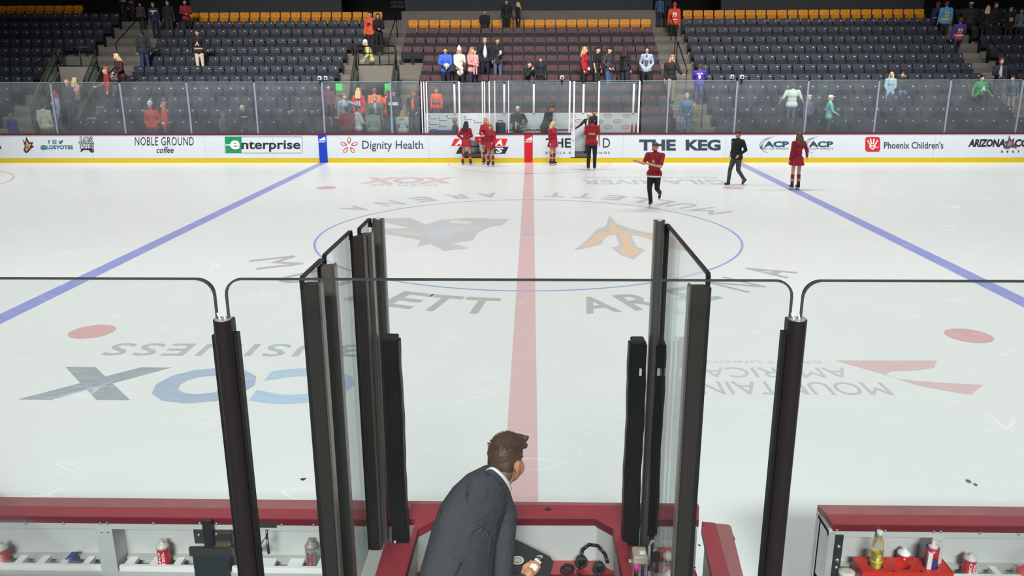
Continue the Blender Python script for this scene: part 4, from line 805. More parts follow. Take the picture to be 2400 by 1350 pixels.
# red three-hole caddy on the right bench with a yellow drink and a spray can
cdz = .815; cy0, cy1 = at_z(2030, 1340, cdz).y, at_z(2030, 1308, cdz).y; cx0, cx1 = at_z(2003, 1309, cdz).x, at_z(2212, 1322, cdz).x+.01
cad = empty('drink_caddy', ((cx0+cx1)/2, (cy0+cy1)/2, .70)); CR = mat((206, 44, 32), .35, var=.05); co = Vector(cad.location); hw, hd_ = (cx1-cx0)/2, (cy1-cy0)/2
mb = MB(); n = 24
centers = [-hw*.62, 0.0, hw*.62]; Rr = min(hd_*.82, .042); top = cdz-co.z
cells = [-hw, -hw*.31, hw*.31, hw]
for i, c0 in enumerate(centers):
    a, b_ = cells[i], cells[i+1]; ring_ = [mb.b.verts.new((c0+Rr*math.cos(2*math.pi*k/n), Rr*math.sin(2*math.pi*k/n), top)) for k in range(n)]
    low = [mb.b.verts.new((c0+Rr*math.cos(2*math.pi*k/n), Rr*math.sin(2*math.pi*k/n), top-.06)) for k in range(n)]
    out_ = []
    for k in range(n):
        t = 2*math.pi*k/n; dx, dy = math.cos(t), math.sin(t); sc = min(((b_-c0) if dx > 0 else (c0-a))/max(abs(dx), 1e-6), hd_/max(abs(dy), 1e-6)); out_.append(mb.b.verts.new((c0+dx*sc, dy*sc, top)))
    for k in range(n):
        j = (k+1) % n; mb.b.faces.new((ring_[k], ring_[j], out_[j], out_[k])); mb.b.faces.new((ring_[j], ring_[k], low[k], low[j]))
    mb.b.faces.new(low)
mb.box(-hw, hw, -hd_-.006, -hd_, 0, top+.003); mb.box(-hw, hw, hd_, hd_+.006, 0, top+.003); mb.box(-hw-.006, -hw, -hd_-.006, hd_+.006, 0, top+.003); mb.box(hw, hw+.006, -hd_-.006, hd_+.006, 0, top+.003)
mb.obj('tray', CR, cad); tag(cad, 'red three-hole drink caddy on the bench past the open gate', 'caddy')
struct(MB().box(1.9, 4.5, -13.36, BF-.008, .66, .70).obj('trim_shelf', PANELD))
yb_ = empty('drink_bottle', (co.x+centers[0], co.y, .76)); bz = at_y(2055, 1244, co.y).z-.76
LIQ = bpy.data.materials.new('yellow_drink'); LIQ.use_nodes = True; bb = LIQ.node_tree.nodes['Principled BSDF']; bb.inputs['Base Color'].default_value = (*lin((226, 206, 24)), 1); bb.inputs['Roughness'].default_value = .15; bb.inputs['Emission Strength'].default_value = 0
MB().lathe([(.032, 0), (.034, .008), (.034, bz*.55), (.036, bz*.58), (.034, bz*.62), (.026, bz*.80), (.014, bz*.88), (.014, bz*.91)], (0, 0, 0), 26).obj('body', CLEARB, yb_); MB().lathe([(.031, .003), (.0325, .01), (.0325, bz*.50)], (0, 0, 0), 26).obj('drink', LIQ, yb_); MB().lathe([(.017, bz*.89), (.017, bz)], (0, 0, 0), 20).obj('cap', mat((206, 204, 196), .4), yb_); MB().lathe([(.0345, bz*.30), (.0345, bz*.34)], (0, 0, 0), 26).obj('band', mat((214, 220, 40), .3), yb_)
tag(yb_, 'clear bottle half full of yellow drink in the red caddy', 'bottle')
sp = empty('tape_box', (co.x+centers[2], co.y, .765)); hz = at_y(2180, 1282, co.y).z-.765
MB().lathe([(.036, 0), (.036, hz)], (0, 0, 0), 28).obj('can', mat((40, 60, 130), .35, var=.05), sp); MB().lathe([(.0365, hz*.62), (.0365, hz*.985)], (0, 0, 0), 28).obj('red_band', mat((196, 28, 40), .35), sp); MB().box(-.037, -.012, -.036, -.02, .02, hz*.9).obj('label', mat((226, 222, 224), .4), sp); MB().lathe([(.03, hz), (.024, hz+.015), (.011, hz+.02), (.011, hz+.045)], (0, 0, 0), 20).obj('nozzle', mat((226, 190, 180), .4), sp); tag(sp, 'red and blue spray can with pale nozzle in the caddy', 'can'); sp.name = 'spray_can'
tg = empty('tape_roll', at_y(1985, 1338, -13.21)); MB().lathe([(.02, -.03), (.045, -.03), (.045, .0), (.02, .0)], (0, 0, 0), 24).obj('roll', mat((206, 202, 192), .6), tg); tag(tg, 'pale tape roll tucked between end bracket and red caddy', 'tape')
# ================================================================== PEOPLE
SK, SKD = (206, 156, 130), (122, 80, 58)
V = Vector
ARMS = {'down': ((.225, .02, 1.13), (.24, -.04, .89)), 'pocket': ((.27, .09, 1.14), (.17, -.08, .97)), 'phone': ((.22, -.03, 1.13), (.07, -.26, 1.20)), 'point': ((.40, -.12, 1.33), (.62, -.22, 1.20)),
        'hip': ((.34, .07, 1.16), (.17, -.05, 1.01)), 'rail': ((.25, -.10, 1.15), (.28, -.36, 1.05)), 'back': ((.24, .12, 1.14), (.26, .20, .93)), 'fwd': ((.23, -.07, 1.13), (.19, -.28, 1.0)),
        'clap': ((.24, -.14, 1.15), (.03, -.40, 1.20)), 'hold': ((.23, -.08, 1.14), (.05, -.27, 1.08)), 'lap': ((.22, -.08, 1.14), (.09, -.28, .98)), 'face': ((.22, -.15, 1.17), (.06, -.22, 1.42)), 'out': ((.30, .04, 1.16), (.40, -.12, .97)), 'door': ((.34, -.10, 1.20), (.50, -.28, 1.05))}
LEGS = {'stand': (((.10, -.01, .49), (.105, .02, .09)), ((.10, -.01, .49), (.105, .02, .09))), 'wide': (((.13, -.02, .49), (.17, .02, .09)), ((.13, -.02, .49), (.17, .02, .09))),
        'walk': (((.09, -.16, .50), (.09, -.20, .09)), ((.09, .02, .48), (.10, .30, .16))), 'step': (((.10, -.20, .62), (.10, -.14, .24)), ((.10, .0, .49), (.10, .04, .09))),
        'sit': (((.10, -.42, .47), (.11, -.40, .09)), ((.10, -.42, .47), (.11, -.40, .09))), 'glide': (((.09, -.10, .50), (.06, -.02, .12)), ((.10, -.02, .50), (.10, .34, .33)))}
def figure(H, arms, legs, lean, side, turn, wide, female, child):
    """named joints of a posed person facing -y, pelvis above the origin"""
    J = {}; s = H/1.75; sh = (.165 if female else .19)*wide
    up = {'waist': V((0, 0, 1.09)), 'chest': V((0, 0, 1.28)), 'neck': V((0, .012, 1.46)), 'head': V((0, -.012, 1.615))}
    for i, sx in enumerate((-1, 1)):
        e, w = (ARMS[arms[i]] if isinstance(arms[i], str) else arms[i]); k = sh-.19
        up['sho%d' % i] = V((sx*sh, .01, 1.405)); up['elb%d' % i] = V((sx*(e[0]+k), e[1], e[2])); up['wri%d' % i] = V((sx*(w[0]+(k if w[0] > .12 else 0)), w[1], w[2]))
    pz = .93; drop = .0 if legs != 'sit' else -.43
    R = Matrix.Rotation(math.radians(lean), 3, 'X') @ Matrix.Rotation(math.radians(side), 3, 'Y'); P0 = V((0, 0, .95))
    for k, v in up.items(): J[k] = P0+R @ (v-P0)
    J['pel'] = V((0, 0, pz)); J['R'] = R
    for k in list(J):
        if k != 'R' and drop: J[k] = J[k]+V((0, 0, drop))
    for i, sx in enumerate((-1, 1)):
        kn, an = LEGS[legs][i]; J['hip%d' % i] = V((sx*.09, 0, .90+drop)); J['kne%d' % i] = V((sx*kn[0], kn[1], kn[2])); J['ank%d' % i] = V((sx*an[0], an[1], an[2]))
    for k in J:
        if k != 'R': J[k] = J[k]*s
    J['s'] = s; J['turn'] = turn; return J
def head_R(J): return Matrix.Rotation(math.radians(J['turn']), 3, 'Z') @ Matrix.Rotation(math.radians(J.get('nod', 0)), 3, 'X')
def torso(mb, J, g, female, wide, hem=None):
    s, R = J['s'], J['R']; w = wide
    mb.ell(J['pel']+V((0, .005, .0))*s, ((.158*w+g)*s, (.112*w+g)*s, (.12+g)*s), None, 14)
    mb.ell(J['waist'], (((.125 if female else .145)*w+g)*s, (.10*w+g)*s, (.16+g)*s), R, 14)
    mb.ell(J['chest'], (((.145 if female else .170)*w+g)*s, (.112*w+g)*s, (.17+g)*s), R, 14)
    if female: mb.ell(J['chest']+R @ V((0, -.06, .0))*s, ((.11+g)*s, (.075+g)*s, (.075+g)*s), R, 12)
    mb.cap(J['sho0'], J['sho1'], (.056+g)*s, (.056+g)*s, 10)
    mb.cap(J['chest']+R @ V((0, 0, .1))*s, J['neck'], (.085+g)*s, (.058+g)*s, 10)
def hand(mb, J, i, fingers=True):
    s = J['s']; w, e = J['wri%d' % i], J['elb%d' % i]; d = (w-e).normalized(); sx = -1 if i == 0 else 1
    n = d.cross(V((0, 0, 1))); n = n.normalized() if n.length > .2 else V((1, 0, 0)); q = d.cross(n).normalized()
    mb.cap(w, w+d*.045*s, .024*s, .03*s, 8); mb.ell(w+d*.06*s, (.028*s, .036*s, .036*s), None, 8)
    for k in range(4): a = w+d*.075*s+q*(k-1.5)*.018*s; L = (.062, .075, .07, .052)[k]; mb.cap(a, a+d*L*.6*s-n*sx*.004*s, .0095*s, .009*s, 6); mb.cap(a+d*L*.6*s-n*sx*.004*s, a+d*L*s-n*sx*.016*s, .009*s, .0075*s, 6)
    mb.cap(w+d*.03*s-q*.026*s, w+d*.075*s-q*.052*s, .012*s, .009*s, 6)
def person(label, x, y, z, H, heading, top=(30, 30, 34), bot=(30, 32, 40), skin=SK, hair=(60, 42, 30), arms=('down', 'down'), legs='stand', lean=0, side=0, turn=0, nod=0, sleeves='long', hl='short', hat=None, shoe=(30, 30, 32), skates=None, skirt=None, socks=None, female=False, wide=1.0, child=False, num=None, stripe=None, hood=False, group=None, vox=.021, face=False, prop=None, long_top=False, inner=None, beard=False, glasses=False):
    r = empty('person', (x, y, z), math.radians(heading)); J = figure(H, arms, legs, lean, side, turn, wide, female, child); J['nod'] = nod; s = J['s']; R = J['R']; HR = head_R(J)
    hs = s*(1.12 if child else 1.0)
    sk, hm = mat(skin, .55, var=.05), (mat(hair, .6, var=.2, scale=60) if hair else None)
    hc = J['head']; hp = lambda a, b, c: hc+HR @ V((a, b, c))*hs
    b = MB(); torso(b, J, -.012, female, wide); b.cap(J['neck']-R @ V((0, 0, .06))*s, hp(0, .015, -.06), .055*s, .05*s, 10)
    b.ell(hp(0, .012, .018), (.074*hs, .092*hs, .098*hs), HR, 16); b.ell(hp(0, -.028, -.05), (.056*hs, .06*hs, .062*hs), HR, 12); b.ell(hp(0, -.066, -.088), (.024*hs, .02*hs, .02*hs), HR, 8)
    b.cap(hp(0, -.082, .005), hp(0, -.104, -.03), .011*hs, .016*hs, 8)
    for sx in (-1, 1): b.ell(hp(sx*.078, .015, -.012), (.012*hs, .022*hs, .033*hs), HR, 8)
    for i in (0, 1):
        b.cap(J['sho%d' % i], J['elb%d' % i], .046*s, .036*s, 8); b.cap(J['elb%d' % i], J['wri%d' % i], .037*s, .025*s, 8); hand(b, J, i)
        b.cap(J['hip%d' % i], J['kne%d' % i], (.078 if female else .08)*s*wide, .05*s, 10); b.cap(J['kne%d' % i], J['ank%d' % i], .05*s, .034*s, 8); b.cap(J['ank%d' % i], J['ank%d' % i]+V((0, -.10, -.045))*s, .032*s, .024*s, 8)
    me = remesh(b, vox*s*(.72 if face else 1), 2, 'body'); me.materials.clear(); me.materials.append(sk); mk('body', me, None, r)
    def cloth(nm, fn, rgb, v=vox, sm=2, rough=.8):
        q = MB(); fn(q); me_ = remesh(q, v*s*(.8 if face else 1), sm, nm); me_.materials.clear(); me_.materials.append(rgb if not isinstance(rgb, tuple) else mat(rgb, rough, var=.10, scale=25)); return mk(nm, me_, None, r)
    if top:
        def ft(q):
            torso(q, J, .014, female, wide)
            if long_top: q.ell(J['pel']+V((0, .0, -.10))*s, (.175*s*wide, .13*s*wide, .16*s), None, 14)
            else: q.cap(J['pel']+V((-.082*wide, .004, -.03))*s, J['pel']+V((.082*wide, .004, -.03))*s, .120*s*wide, .120*s*wide, 12)
            if sleeves != 'none':
                for i in (0, 1):
                    q.cap(J['sho%d' % i], J['elb%d' % i] if sleeves == 'long' else J['sho%d' % i].lerp(J['elb%d' % i], .8), .064*s*wide, .056*s, 10)
                    if sleeves == 'long': q.cap(J['elb%d' % i], J['elb%d' % i].lerp(J['wri%d' % i], .93), .054*s, .040*s, 10)
            if hood: q.cap(J['neck']+R @ V((-.06, .075, -.02))*s, J['neck']+R @ V((.06, .075, -.02))*s, .05*s, .05*s, 8)
        cloth('jacket' if (long_top or inner) else 'shirt', ft, top)
    if inner: cloth('undershirt', lambda q: (q.ell(J['chest'].lerp(J['waist'], .4)+R @ V((0, -.07*wide, 0))*s, (.075*s*wide, .075*s*wide, .24*s), R, 12), q.cap(J['neck']+R @ V((0, -.03, -.02))*s, J['neck']+R @ V((0, -.05, -.09))*s, .055*s, .06*s, 8)), inner)
    if bot:
        def fb(q):
            q.ell(J['pel']+V((0, .005, -.015))*s, (.166*s*wide, .122*s*wide, .115*s), None, 12)
            for i in (0, 1): q.cap(J['hip%d' % i], J['kne%d' % i], .098*s*wide, .070*s, 10); q.cap(J['kne%d' % i], J['ank%d' % i]+V((0, 0, .0)), .068*s, .056*s, 10)
        cloth('trousers', fb, bot)
    if skirt:
        def fs_(q): q.tube(J['pel']+V((0, 0, .10))*s, J['pel']+V((0, 0, -.20))*s, .135*s, .235*s, 18)
        cloth('skirt', fs_, skirt, sm=1)
    if socks:
        for i in (0, 1):
            a, c = J['kne%d' % i].lerp(J['ank%d' % i], .12), J['ank%d' % i]; q = MB().tube(a, c, .058*s, .046*s, 14)
            for t, mi in ((.40, 1), (.47, 2), (.54, 1)): q.tube(a.lerp(c, t-.03), a.lerp(c, t+.03), (.062-.008*t)*s, (.061-.008*t)*s, 14, mi)
            q.obj('sock', [mat(socks, .8), mat((226, 214, 190), .7), mat((36, 18, 22), .7)], r)
    for i in (0, 1):
        an, kn = J['ank%d' % i], J['kne%d' % i]; sh = (an-kn).normalized(); fwd = V((0, -1, 0)); pitch = fwd-sh*fwd.dot(sh); pitch = pitch.normalized() if pitch.length > .1 else fwd
        if abs(sh.z) > .93: pitch, dn = V((0, -1, 0)), V((0, 0, -1))
        else: dn = sh
        q = MB(); base = an+dn*.035*s if not skates else an+dn*.0*s
        q.cap(an-dn*.06*s, base, .052*s, .052*s, 10); q.cap(base+pitch*-.03*s, base+pitch*.13*s+dn*.012*s, .048*s, .036*s, 10)
        me_ = remesh(q, .017*s, 1, 'shoe'); me_.materials.clear(); me_.materials.append(mat(shoe, .45)); so_ = mk('skate' if skates else 'shoe', me_, None, r)
        if skates:
            lat = pitch.cross(dn).normalized(); q = MB(); c0 = base+dn*.055*s
            def bar(u0, u1, d0, d1, hw_, mi):
                vs_ = [q.b.verts.new(c0+pitch*u*s+dn*d*s+lat*w_*s) for u in (u0, u1) for d in (d0, d1) for w_ in (-hw_, hw_)]
                for f in ((0, 1, 3, 2), (4, 6, 7, 5), (0, 4, 5, 1), (2, 3, 7, 6), (0, 2, 6, 4), (1, 5, 7, 3)): q.b.faces.new([vs_[k] for k in f]).material_index = mi
            bar(-.065, .155, -.012, .038, .018, 0); bar(-.075, .165, .038, .056, .005, 1); q.obj('blade', [mat(skates, .4), mat((60, 62, 66), .3, .6)], so_)
    if hm:
        def fh(q):
            q.ell(hp(0, .022, .036), (.081*hs, .094*hs, .094*hs), HR, 14); q.ell(hp(0, .055, -.02), (.068*hs, .056*hs, .07*hs), HR, 12)
            q.cap(hp(-.05, -.06, .085), hp(.05, -.06, .085), .024*hs, .024*hs, 8)
            if hl in ('long', 'vlong'):
                dz = .30 if hl == 'long' else .42
                bk = hc+HR @ V((0, .075, -.03))*hs; tip = J['chest']+R @ V((0, .125, (.10 if hl == 'long' else -.04)))*s
                for o_ in (-.05, 0, .05): q.cap(bk+HR @ V((o_, 0, 0))*hs, tip+R @ V((o_*1.5, 0, 0))*s, .05*hs, .042*hs, 8)
                for sx in (-1, 1): q.cap(hp(sx*.07, .01, .02), J['neck']+R @ V((sx*.085, -.01, -.07))*s, .03*hs, .032*hs, 8)
        cloth('hair', fh, hm, .016, 1)
    if beard: cloth('beard', lambda q: (q.ell(hp(0, -.045, -.082), (.05*hs, .05*hs, .034*hs), HR, 10),), hm or mat((60, 40, 30)), .014, 1)
    if hat:
        kind, rgb = hat; q = MB()
        if kind == 'beanie': q.ell(hp(0, .015, .06), (.09*hs, .104*hs, .095*hs), HR, 14); q.ell(hp(0, .02, .165), (.03*hs,)*3, HR, 8)
        else: q.ell(hp(0, .012, .055), (.086*hs, .1*hs, .075*hs), HR, 14); q.ell(hp(0, -.11, .045), (.062*hs, .075*hs, .012*hs), HR, 12)
        q.obj('beanie' if kind == 'beanie' else 'cap', mat(rgb, .8), r)
    if face:
        for sx in (-1, 1): MB().ell(hp(sx*.030, -.080, .012), (.011*hs, .008*hs, .006*hs), HR, 10).obj('eye', mat((40, 28, 24), .3), r); MB().cap(hp(sx*.016, -.086, .032), hp(sx*.045, -.075, .033), .0045*hs, .0045*hs, 6).obj('eyebrow', hm or sk, r)
        MB().ell(hp(0, -.086, -.058), (.022*hs, .008*hs, .006*hs), HR, 10).obj('mouth', mat((150, 76, 72), .5), r)
    if glasses:
        q = MB()
        for sx in (-1, 1): q.tube(hp(sx*.034, -.092, .01), hp(sx*.034, -.098, .01), .024*hs, n=12)
        q.tube(hp(-.06, -.09, .012), hp(.06, -.09, .012), .004*hs); q.obj('glasses', mat((30, 30, 32), .3), r)
    if num:
        txt, rgb, where, wd, hg, zc = num; sg = 1 if where == 'back' else -1
        bx = J['chest'].lerp(J['waist'], zc); dep = (.135*wide+.012)
        fr = lambda u, v, ww: bx+R @ V((-sg*u if sg > 0 else u, sg*(dep+ww-.35*u*u), v))*s
        fr2 = lambda u, v, ww: bx+R @ V(((-u) if sg > 0 else u, sg*(dep+ww-.35*u*u), v))*s
        fit_text('number', txt, -wd/2, wd/2, -hg/2, hg/2, fr2, mat(rgb, .6), r, .04, thick=.012)
    if stripe:
        for zc, rgb, hh in stripe:
            cz = J['pel'].lerp(J['waist'], zc); MB().lathe([(1, -hh), (1, hh)], (0, 0, 0), 20).obj('stripe', mat(rgb, .7), r)
            o_ = PEND[-1]; o_.matrix_local = Matrix.Translation(cz) @ R.to_4x4() @ Matrix.Diagonal((.183*s*wide, .139*s*wide, s, 1))
    if prop: prop(r, J)
    r['label'] = label; r['category'] = 'person'
    if group: r['group'] = group
    return r
def crowd(label, px, hy, row, heading, dy=-.40, f=None, Hfix=None, **kw):
    """a spectator standing on a row of the far stand; the head's height in the photo gives the person's height"""
    k0 = int(row); dy = -.27 if k0 == 0 and dy == -.40 else dy; y = YR[k0]+dy+(row-k0)*.87; fl = f if f is not None else FL[k0]
    p = at_y(px, hy, y); H = Hfix or max(1.05, min(1.95, (p.z-fl-.02)/1.01))
    if kw.get('legs') == 'sit': H = Hfix or 1.72
    return person(label, p.x, y, fl, H, heading, **kw)
NAVY, JEAN, BLKC, KHA = (34, 38, 56), (70, 92, 130), (28, 28, 32), (150, 132, 104)
BLOND, BROWN, DKH, GREY, REDH = (206, 176, 116), (86, 58, 38), (34, 26, 22), (178, 172, 164), (150, 72, 36)
ORJ = (232, 86, 40)
OFF = V
# --- behind the far glass, far end
crowd('person in a purple top with short sandy hair at the picture edge', 24, 262, 0, 170, top=(74, 60, 160), bot=NAVY, hair=(150, 104, 70), skin=(196, 140, 110))
crowd('person in a cream hoodie and khaki trousers seen from behind', 97, 224, 0, 178, top=(226, 222, 190), bot=(128, 116, 92), hair=DKH, hood=True)
crowd('red-haired person in a pale denim jacket walking by the outer portal', 122, 192, 1, -40, top=(130, 150, 176), bot=JEAN, hair=REDH, hl='long', female=True, legs='walk')
crowd('bald man in a dark plaid jacket at the outer portal', 153, 171, 3, 160, f=.72, Hfix=1.78, dy=-.9, top=(52, 34, 40), bot=NAVY, hair=None) if False else crowd('bald man in a dark plaid jacket at the outer portal', 153, 171, 3, 160, top=(52, 34, 40), bot=NAVY, hair=None, f=FL[2])
crowd('blond child in pink beside the bald man in plaid', 174, 178, 3, 150, top=(206, 150, 150), bot=(150, 110, 96), hair=BLOND, hl='long', female=True, f=FL[2]+.15, dy=-.1)
crowd('red-haired child in a maroon and black jersey on the steps', 243, 127, 3, -60, top=(150, 28, 46), bot=BLKC, hair=REDH, child=True, legs='step', arms=('rail', 'down'), shoe=(226, 226, 228), f=FL[3]+.05)
crowd('long-haired blonde woman in a maroon top holding the child on the steps', 274, 88, 4, -35, top=(58, 20, 34), bot=(20, 18, 22), hair=(222, 196, 128), hl='long', female=True, wide=1.12, arms=('out', 'hold'), lean=10, shoe=(228, 226, 222), f=FL[4]+.2)
crowd('man in a dark jacket and jeans walking down among charcoal seats', 329, 52, 7, -150, top=(40, 42, 48), bot=(44, 56, 92), hair=DKH, lean=6)
crowd('person in a navy and white jersey before the first yellow seats', 357, 2, 11, 5, top=(38, 36, 66), bot=(30, 28, 48), hair=BROWN, stripe=((2.35, (220, 220, 224), .03),), num=('A', (196, 176, 140), 'front', .14, .14, .4))
crowd('person in a plain black jacket beside the navy jersey fan', 391, -2, 11, 10, top=(26, 28, 34), bot=(48, 46, 42), hair=BROWN)
crowd('bearded man in a red jersey before the yellow seats', 432, -4, 11, 25, top=(142, 30, 44), bot=BLKC, hair=DKH, arms=('hold', 'hold'), beard=True)
crowd('woman in a black cropped jersey and beige trousers among charcoal seats', 461, 66, 7, 5, top=(24, 24, 28), bot=(206, 190, 168), hair=DKH, female=True, stripe=((.55, (196, 150, 130), .03),), num=('A', (190, 170, 140), 'front', .16, .16, .4), arms=('out', 'out'))
crowd('person in black with a yellow sleeve at the dark corner of the concourse', 285, -18, 13, 60, top=(30, 30, 30), bot=BLKC, hair=DKH, arms=('phone', 'down'), stripe=((2.2, (190, 150, 40), .05),))
crowd('person in a black jersey with pale chest bars at the dark concourse', 306, -14, 13, -20, top=(28, 24, 30), bot=BLKC, hair=DKH, stripe=((2.4, (170, 60, 60), .02), (2.0, (190, 180, 170), .015)))
crowd('person in a grey patterned top in shadow beside the stairs', 327, 4, 12, 20, top=(70, 58, 60), bot=(30, 26, 30), hair=DKH)
crowd('woman in an orange hoodie and white beanie behind the far glass', 350, 233, 0, 0, top=(226, 78, 54), bot=(72, 84, 110), hair=DKH, hl='long', female=True, hat=('beanie', (236, 236, 236)), wide=1.1, arms=('pocket', 'pocket'))
crowd('person in an orange jersey with white shoulder behind the far glass', 381, 227, 0, -60, dy=-.14, top=ORJ, bot=(84, 110, 150), hair=(170, 130, 90), arms=('hold', 'down'), stripe=((.55, (236, 232, 228), .04),))
crowd('blond woman in a grey-green shirt above the green rental board', 521, 258, 0, 80, top=(112, 122, 116), bot=NAVY, hair=(160, 120, 80), skin=(200, 150, 120))
crowd('white-haired man in a navy jacket with white sleeve stripe', 567, 243, 0, 75, top=(44, 52, 78), bot=NAVY, hair=(222, 220, 216), stripe=((2.45, (230, 232, 236), .02),))
crowd('man in navy turning away beside the white-haired man', 599, 250, 0, 110, top=(40, 48, 70), bot=NAVY, hair=DKH, skin=(176, 122, 96))
crowd('man in a black jacket in profile above the green rental board end', 676, 250, 0, 85, top=(40, 44, 50), bot=NAVY, hair=DKH)
crowd('man in a black jacket and dark cap beside the blue stripe', 728, 249, 0, 95, top=(38, 42, 48), bot=NAVY, hair=DKH, hat=('cap', (32, 34, 38)))
crowd('man in a dark maroon top sitting beneath the white camera', 770, 205, 3, 10, top=(96, 40, 52), bot=NAVY, hair=BROWN, legs='sit')
crowd('balding man in a pale blue-grey shirt pointing across the row', 803, 214, 1, 50, top=(150, 166, 172), bot=BLKC, hair=(150, 110, 90), arms=('down', 'point'), lean=8)
crowd('person in a maroon hoodie seen from behind above the petal emblem', 812, 246, 0, 178, top=(150, 40, 58), bot=BLKC, hair=DKH, hood=True, wide=1.15)
crowd('person in a white hooded jersey beside the maroon hoodie', 838, 244, 0, 120, top=(226, 224, 222), bot=BLKC, hair=DKH, hood=True, wide=1.12, arms=('hold', 'hold'), hat=('cap', (70, 60, 62)))
crowd('person in a grey hoodie seen from behind above the petal lettering', 873, 251, 0, 178, top=(156, 166, 158), bot=(44, 50, 78), hair=BROWN, hood=True, wide=1.12)
crowd('blonde person in a red jersey numbered 21 entering the portal', 839, 202, 2, 178, f=.74, top=(196, 40, 70), bot=BLKC, hair=BLOND, hl='long', female=True, num=('21', (232, 190, 200), 'back', .17, .19, .5))
crowd('dark-skinned man in an orange jersey entering the portal', 877, 199, 2, 178, f=.74, dy=-.1, top=(238, 110, 40), bot=BLKC, hair=None, skin=SKD, sleeves='short', num=('11', (226, 200, 120), 'back', .2, .16, .5))
crowd('man in a slate jacket over a pale shirt facing the ice by the portal', 878, 221, 1, 5, top=(84, 92, 98), bot=(120, 100, 84), hair=(150, 130, 110), inner=(160, 164, 166), wide=1.12)
crowd('person in an orange jersey numbered 2 beside the striped hat', 905, 207, 2, 150, dy=-.78, f=.72, top=(214, 78, 42), bot=(70, 78, 100), hair=(120, 90, 60), num=('2', (40, 40, 46), 'back', .1, .18, .5))
crowd('person in a black jacket with white bands and a striped hat', 921, 180, 1, 165, f=.72, dy=-.42, top=(38, 40, 46), bot=(112, 138, 176), hair=None, hat=('beanie', (46, 46, 50)), wide=1.1, stripe=((2.1, (228, 228, 230), .022), (1.75, (228, 228, 230), .022)))
crowd('man with glasses in a black jacket over an orange shirt on the steps', 968, 200, 1, -15, top=(44, 46, 52), bot=(52, 60, 74), hair=REDH, inner=(232, 80, 56), arms=('pocket', 'pocket'), glasses=True)
crowd('blonde person in a white jersey with black collar behind the far glass', 943, 255, 0, 165, top=(226, 228, 228), bot=NAVY, hair=BLOND, hl='long', female=True, sleeves='short', wide=1.15)
crowd('man in a bright orange jersey behind the penalty box wall', 1022, 202, 2, -8, top=(238, 84, 52), bot=JEAN, hair=(120, 80, 60), stripe=((1.2, (120, 96, 110), .05),))
# --- around and above the middle portal
crowd('man in an orange jersey with white sleeves on the upper stairs', 866, 20, 9, -10, top=(226, 92, 50), bot=BLKC, hair=DKH, f=FL[9], num=('P', (30, 26, 28), 'front', .14, .13, .3), stripe=((.5, (214, 90, 50), .04),))
crowd('person in black leaning on the orange jersey man on the upper stairs', 885, 28, 9, 15, top=(22, 22, 26), bot=(20, 20, 24), hair=DKH, hl='long', female=True, arms=('hold', 'hold'), dy=-.6)
crowd('grey-haired person in a pale yellow shirt bending above the portal', 869, 85, 6, -75, top=(196, 188, 118), bot=(34, 40, 50), hair=(216, 210, 196), lean=20, arms=('fwd', 'rail'))
crowd('boy in a black top sitting on the yellow row', 1136, 36, 11, 0, dy=-.30, top=(22, 26, 34), bot=(26, 28, 36), hair=DKH, legs='sit', arms=('lap', 'lap'), Hfix=1.7)
crowd('man in a black jacket standing behind the yellow row', 1187, -4, 11, -5, dy=-.55, top=(24, 26, 30), bot=(24, 26, 30), hair=BROWN)
crowd('blonde woman in black standing beside the man behind the yellow row', 1214, 2, 11, -70, dy=-.55, top=(26, 26, 30), bot=(34, 36, 42), hair=BLOND, hl='long', female=True)
crowd('man in a royal blue shirt holding a white plush bundle', 1043, 94, 5, 0, top=(54, 96, 190), bot=(24, 26, 40), hair=BROWN, arms=('hold', 'lap'), prop=lambda r, J: MB().ell(V((.06, -.27, 1.06))*J['s'], (.13, .08, .11), None, 12).obj('plush_bundle', mat((190, 184, 182), .8, var=.4, scale=12), r))
crowd('woman in a cream jacket and white bobble hat looking at a phone', 1076, 100, 5, 20, top=(222, 218, 204), bot=(28, 24, 32), hair=(170, 120, 80), hl='long', female=True, hat=('beanie', (236, 234, 228)), arms=('lap', 'phone'), long_top=True)
crowd('woman in pink with jeans holding a child on her shoulder', 1106, 99, 5, 40, top=(206, 140, 136), bot=(34, 40, 72), hair=(180, 130, 90), hl='long', female=True, arms=('hold', 'hold'))
crowd('small child in pink carried in the arms of the woman in jeans', 1113, 94, 5, 160, dy=-.62, f=FL[5]+.78, top=(214, 150, 152), bot=(196, 150, 150), hair=BLOND, child=True, hl='short', Hfix=1.0)
crowd('tall grey-haired man in a black jacket over a white shirt', 1136, 68, 6, 5, top=(26, 28, 34), bot=(22, 24, 38), hair=(186, 170, 150), inner=(216, 220, 222), wide=1.15)
crowd('dark-haired woman in a black coat holding a pale cup', 1166, 82, 6, 10, top=(30, 28, 34), bot=(80, 92, 116), hair=BROWN, female=True, long_top=True, arms=('down', 'hold'), prop=lambda r, J: MB().lathe([(.05, 0), (.055, .17)], V((.06, -.36, 1.10))*J['s'], 14).obj('cup', mat((224, 220, 210), .6), r))
crowd('man in a black top wiping his face beside the couple', 1236, 140, 4, 50, top=(22, 24, 28), bot=BLKC, hair=BROWN, arms=('face', 'face'), lean=8)
crowd('man in a black jacket standing behind the seated blonde woman', 1267, 131, 5, -10, top=(24, 28, 36), bot=BLKC, hair=BROWN, dy=-.25)
crowd('blonde woman in black sitting among the maroon seats', 1265, 149, 5, 0, legs='sit', dy=-.2, top=(30, 28, 40), bot=(24, 24, 30), hair=BLOND, hl='long', female=True, arms=('lap', 'lap'), f=FL[5]-.35)
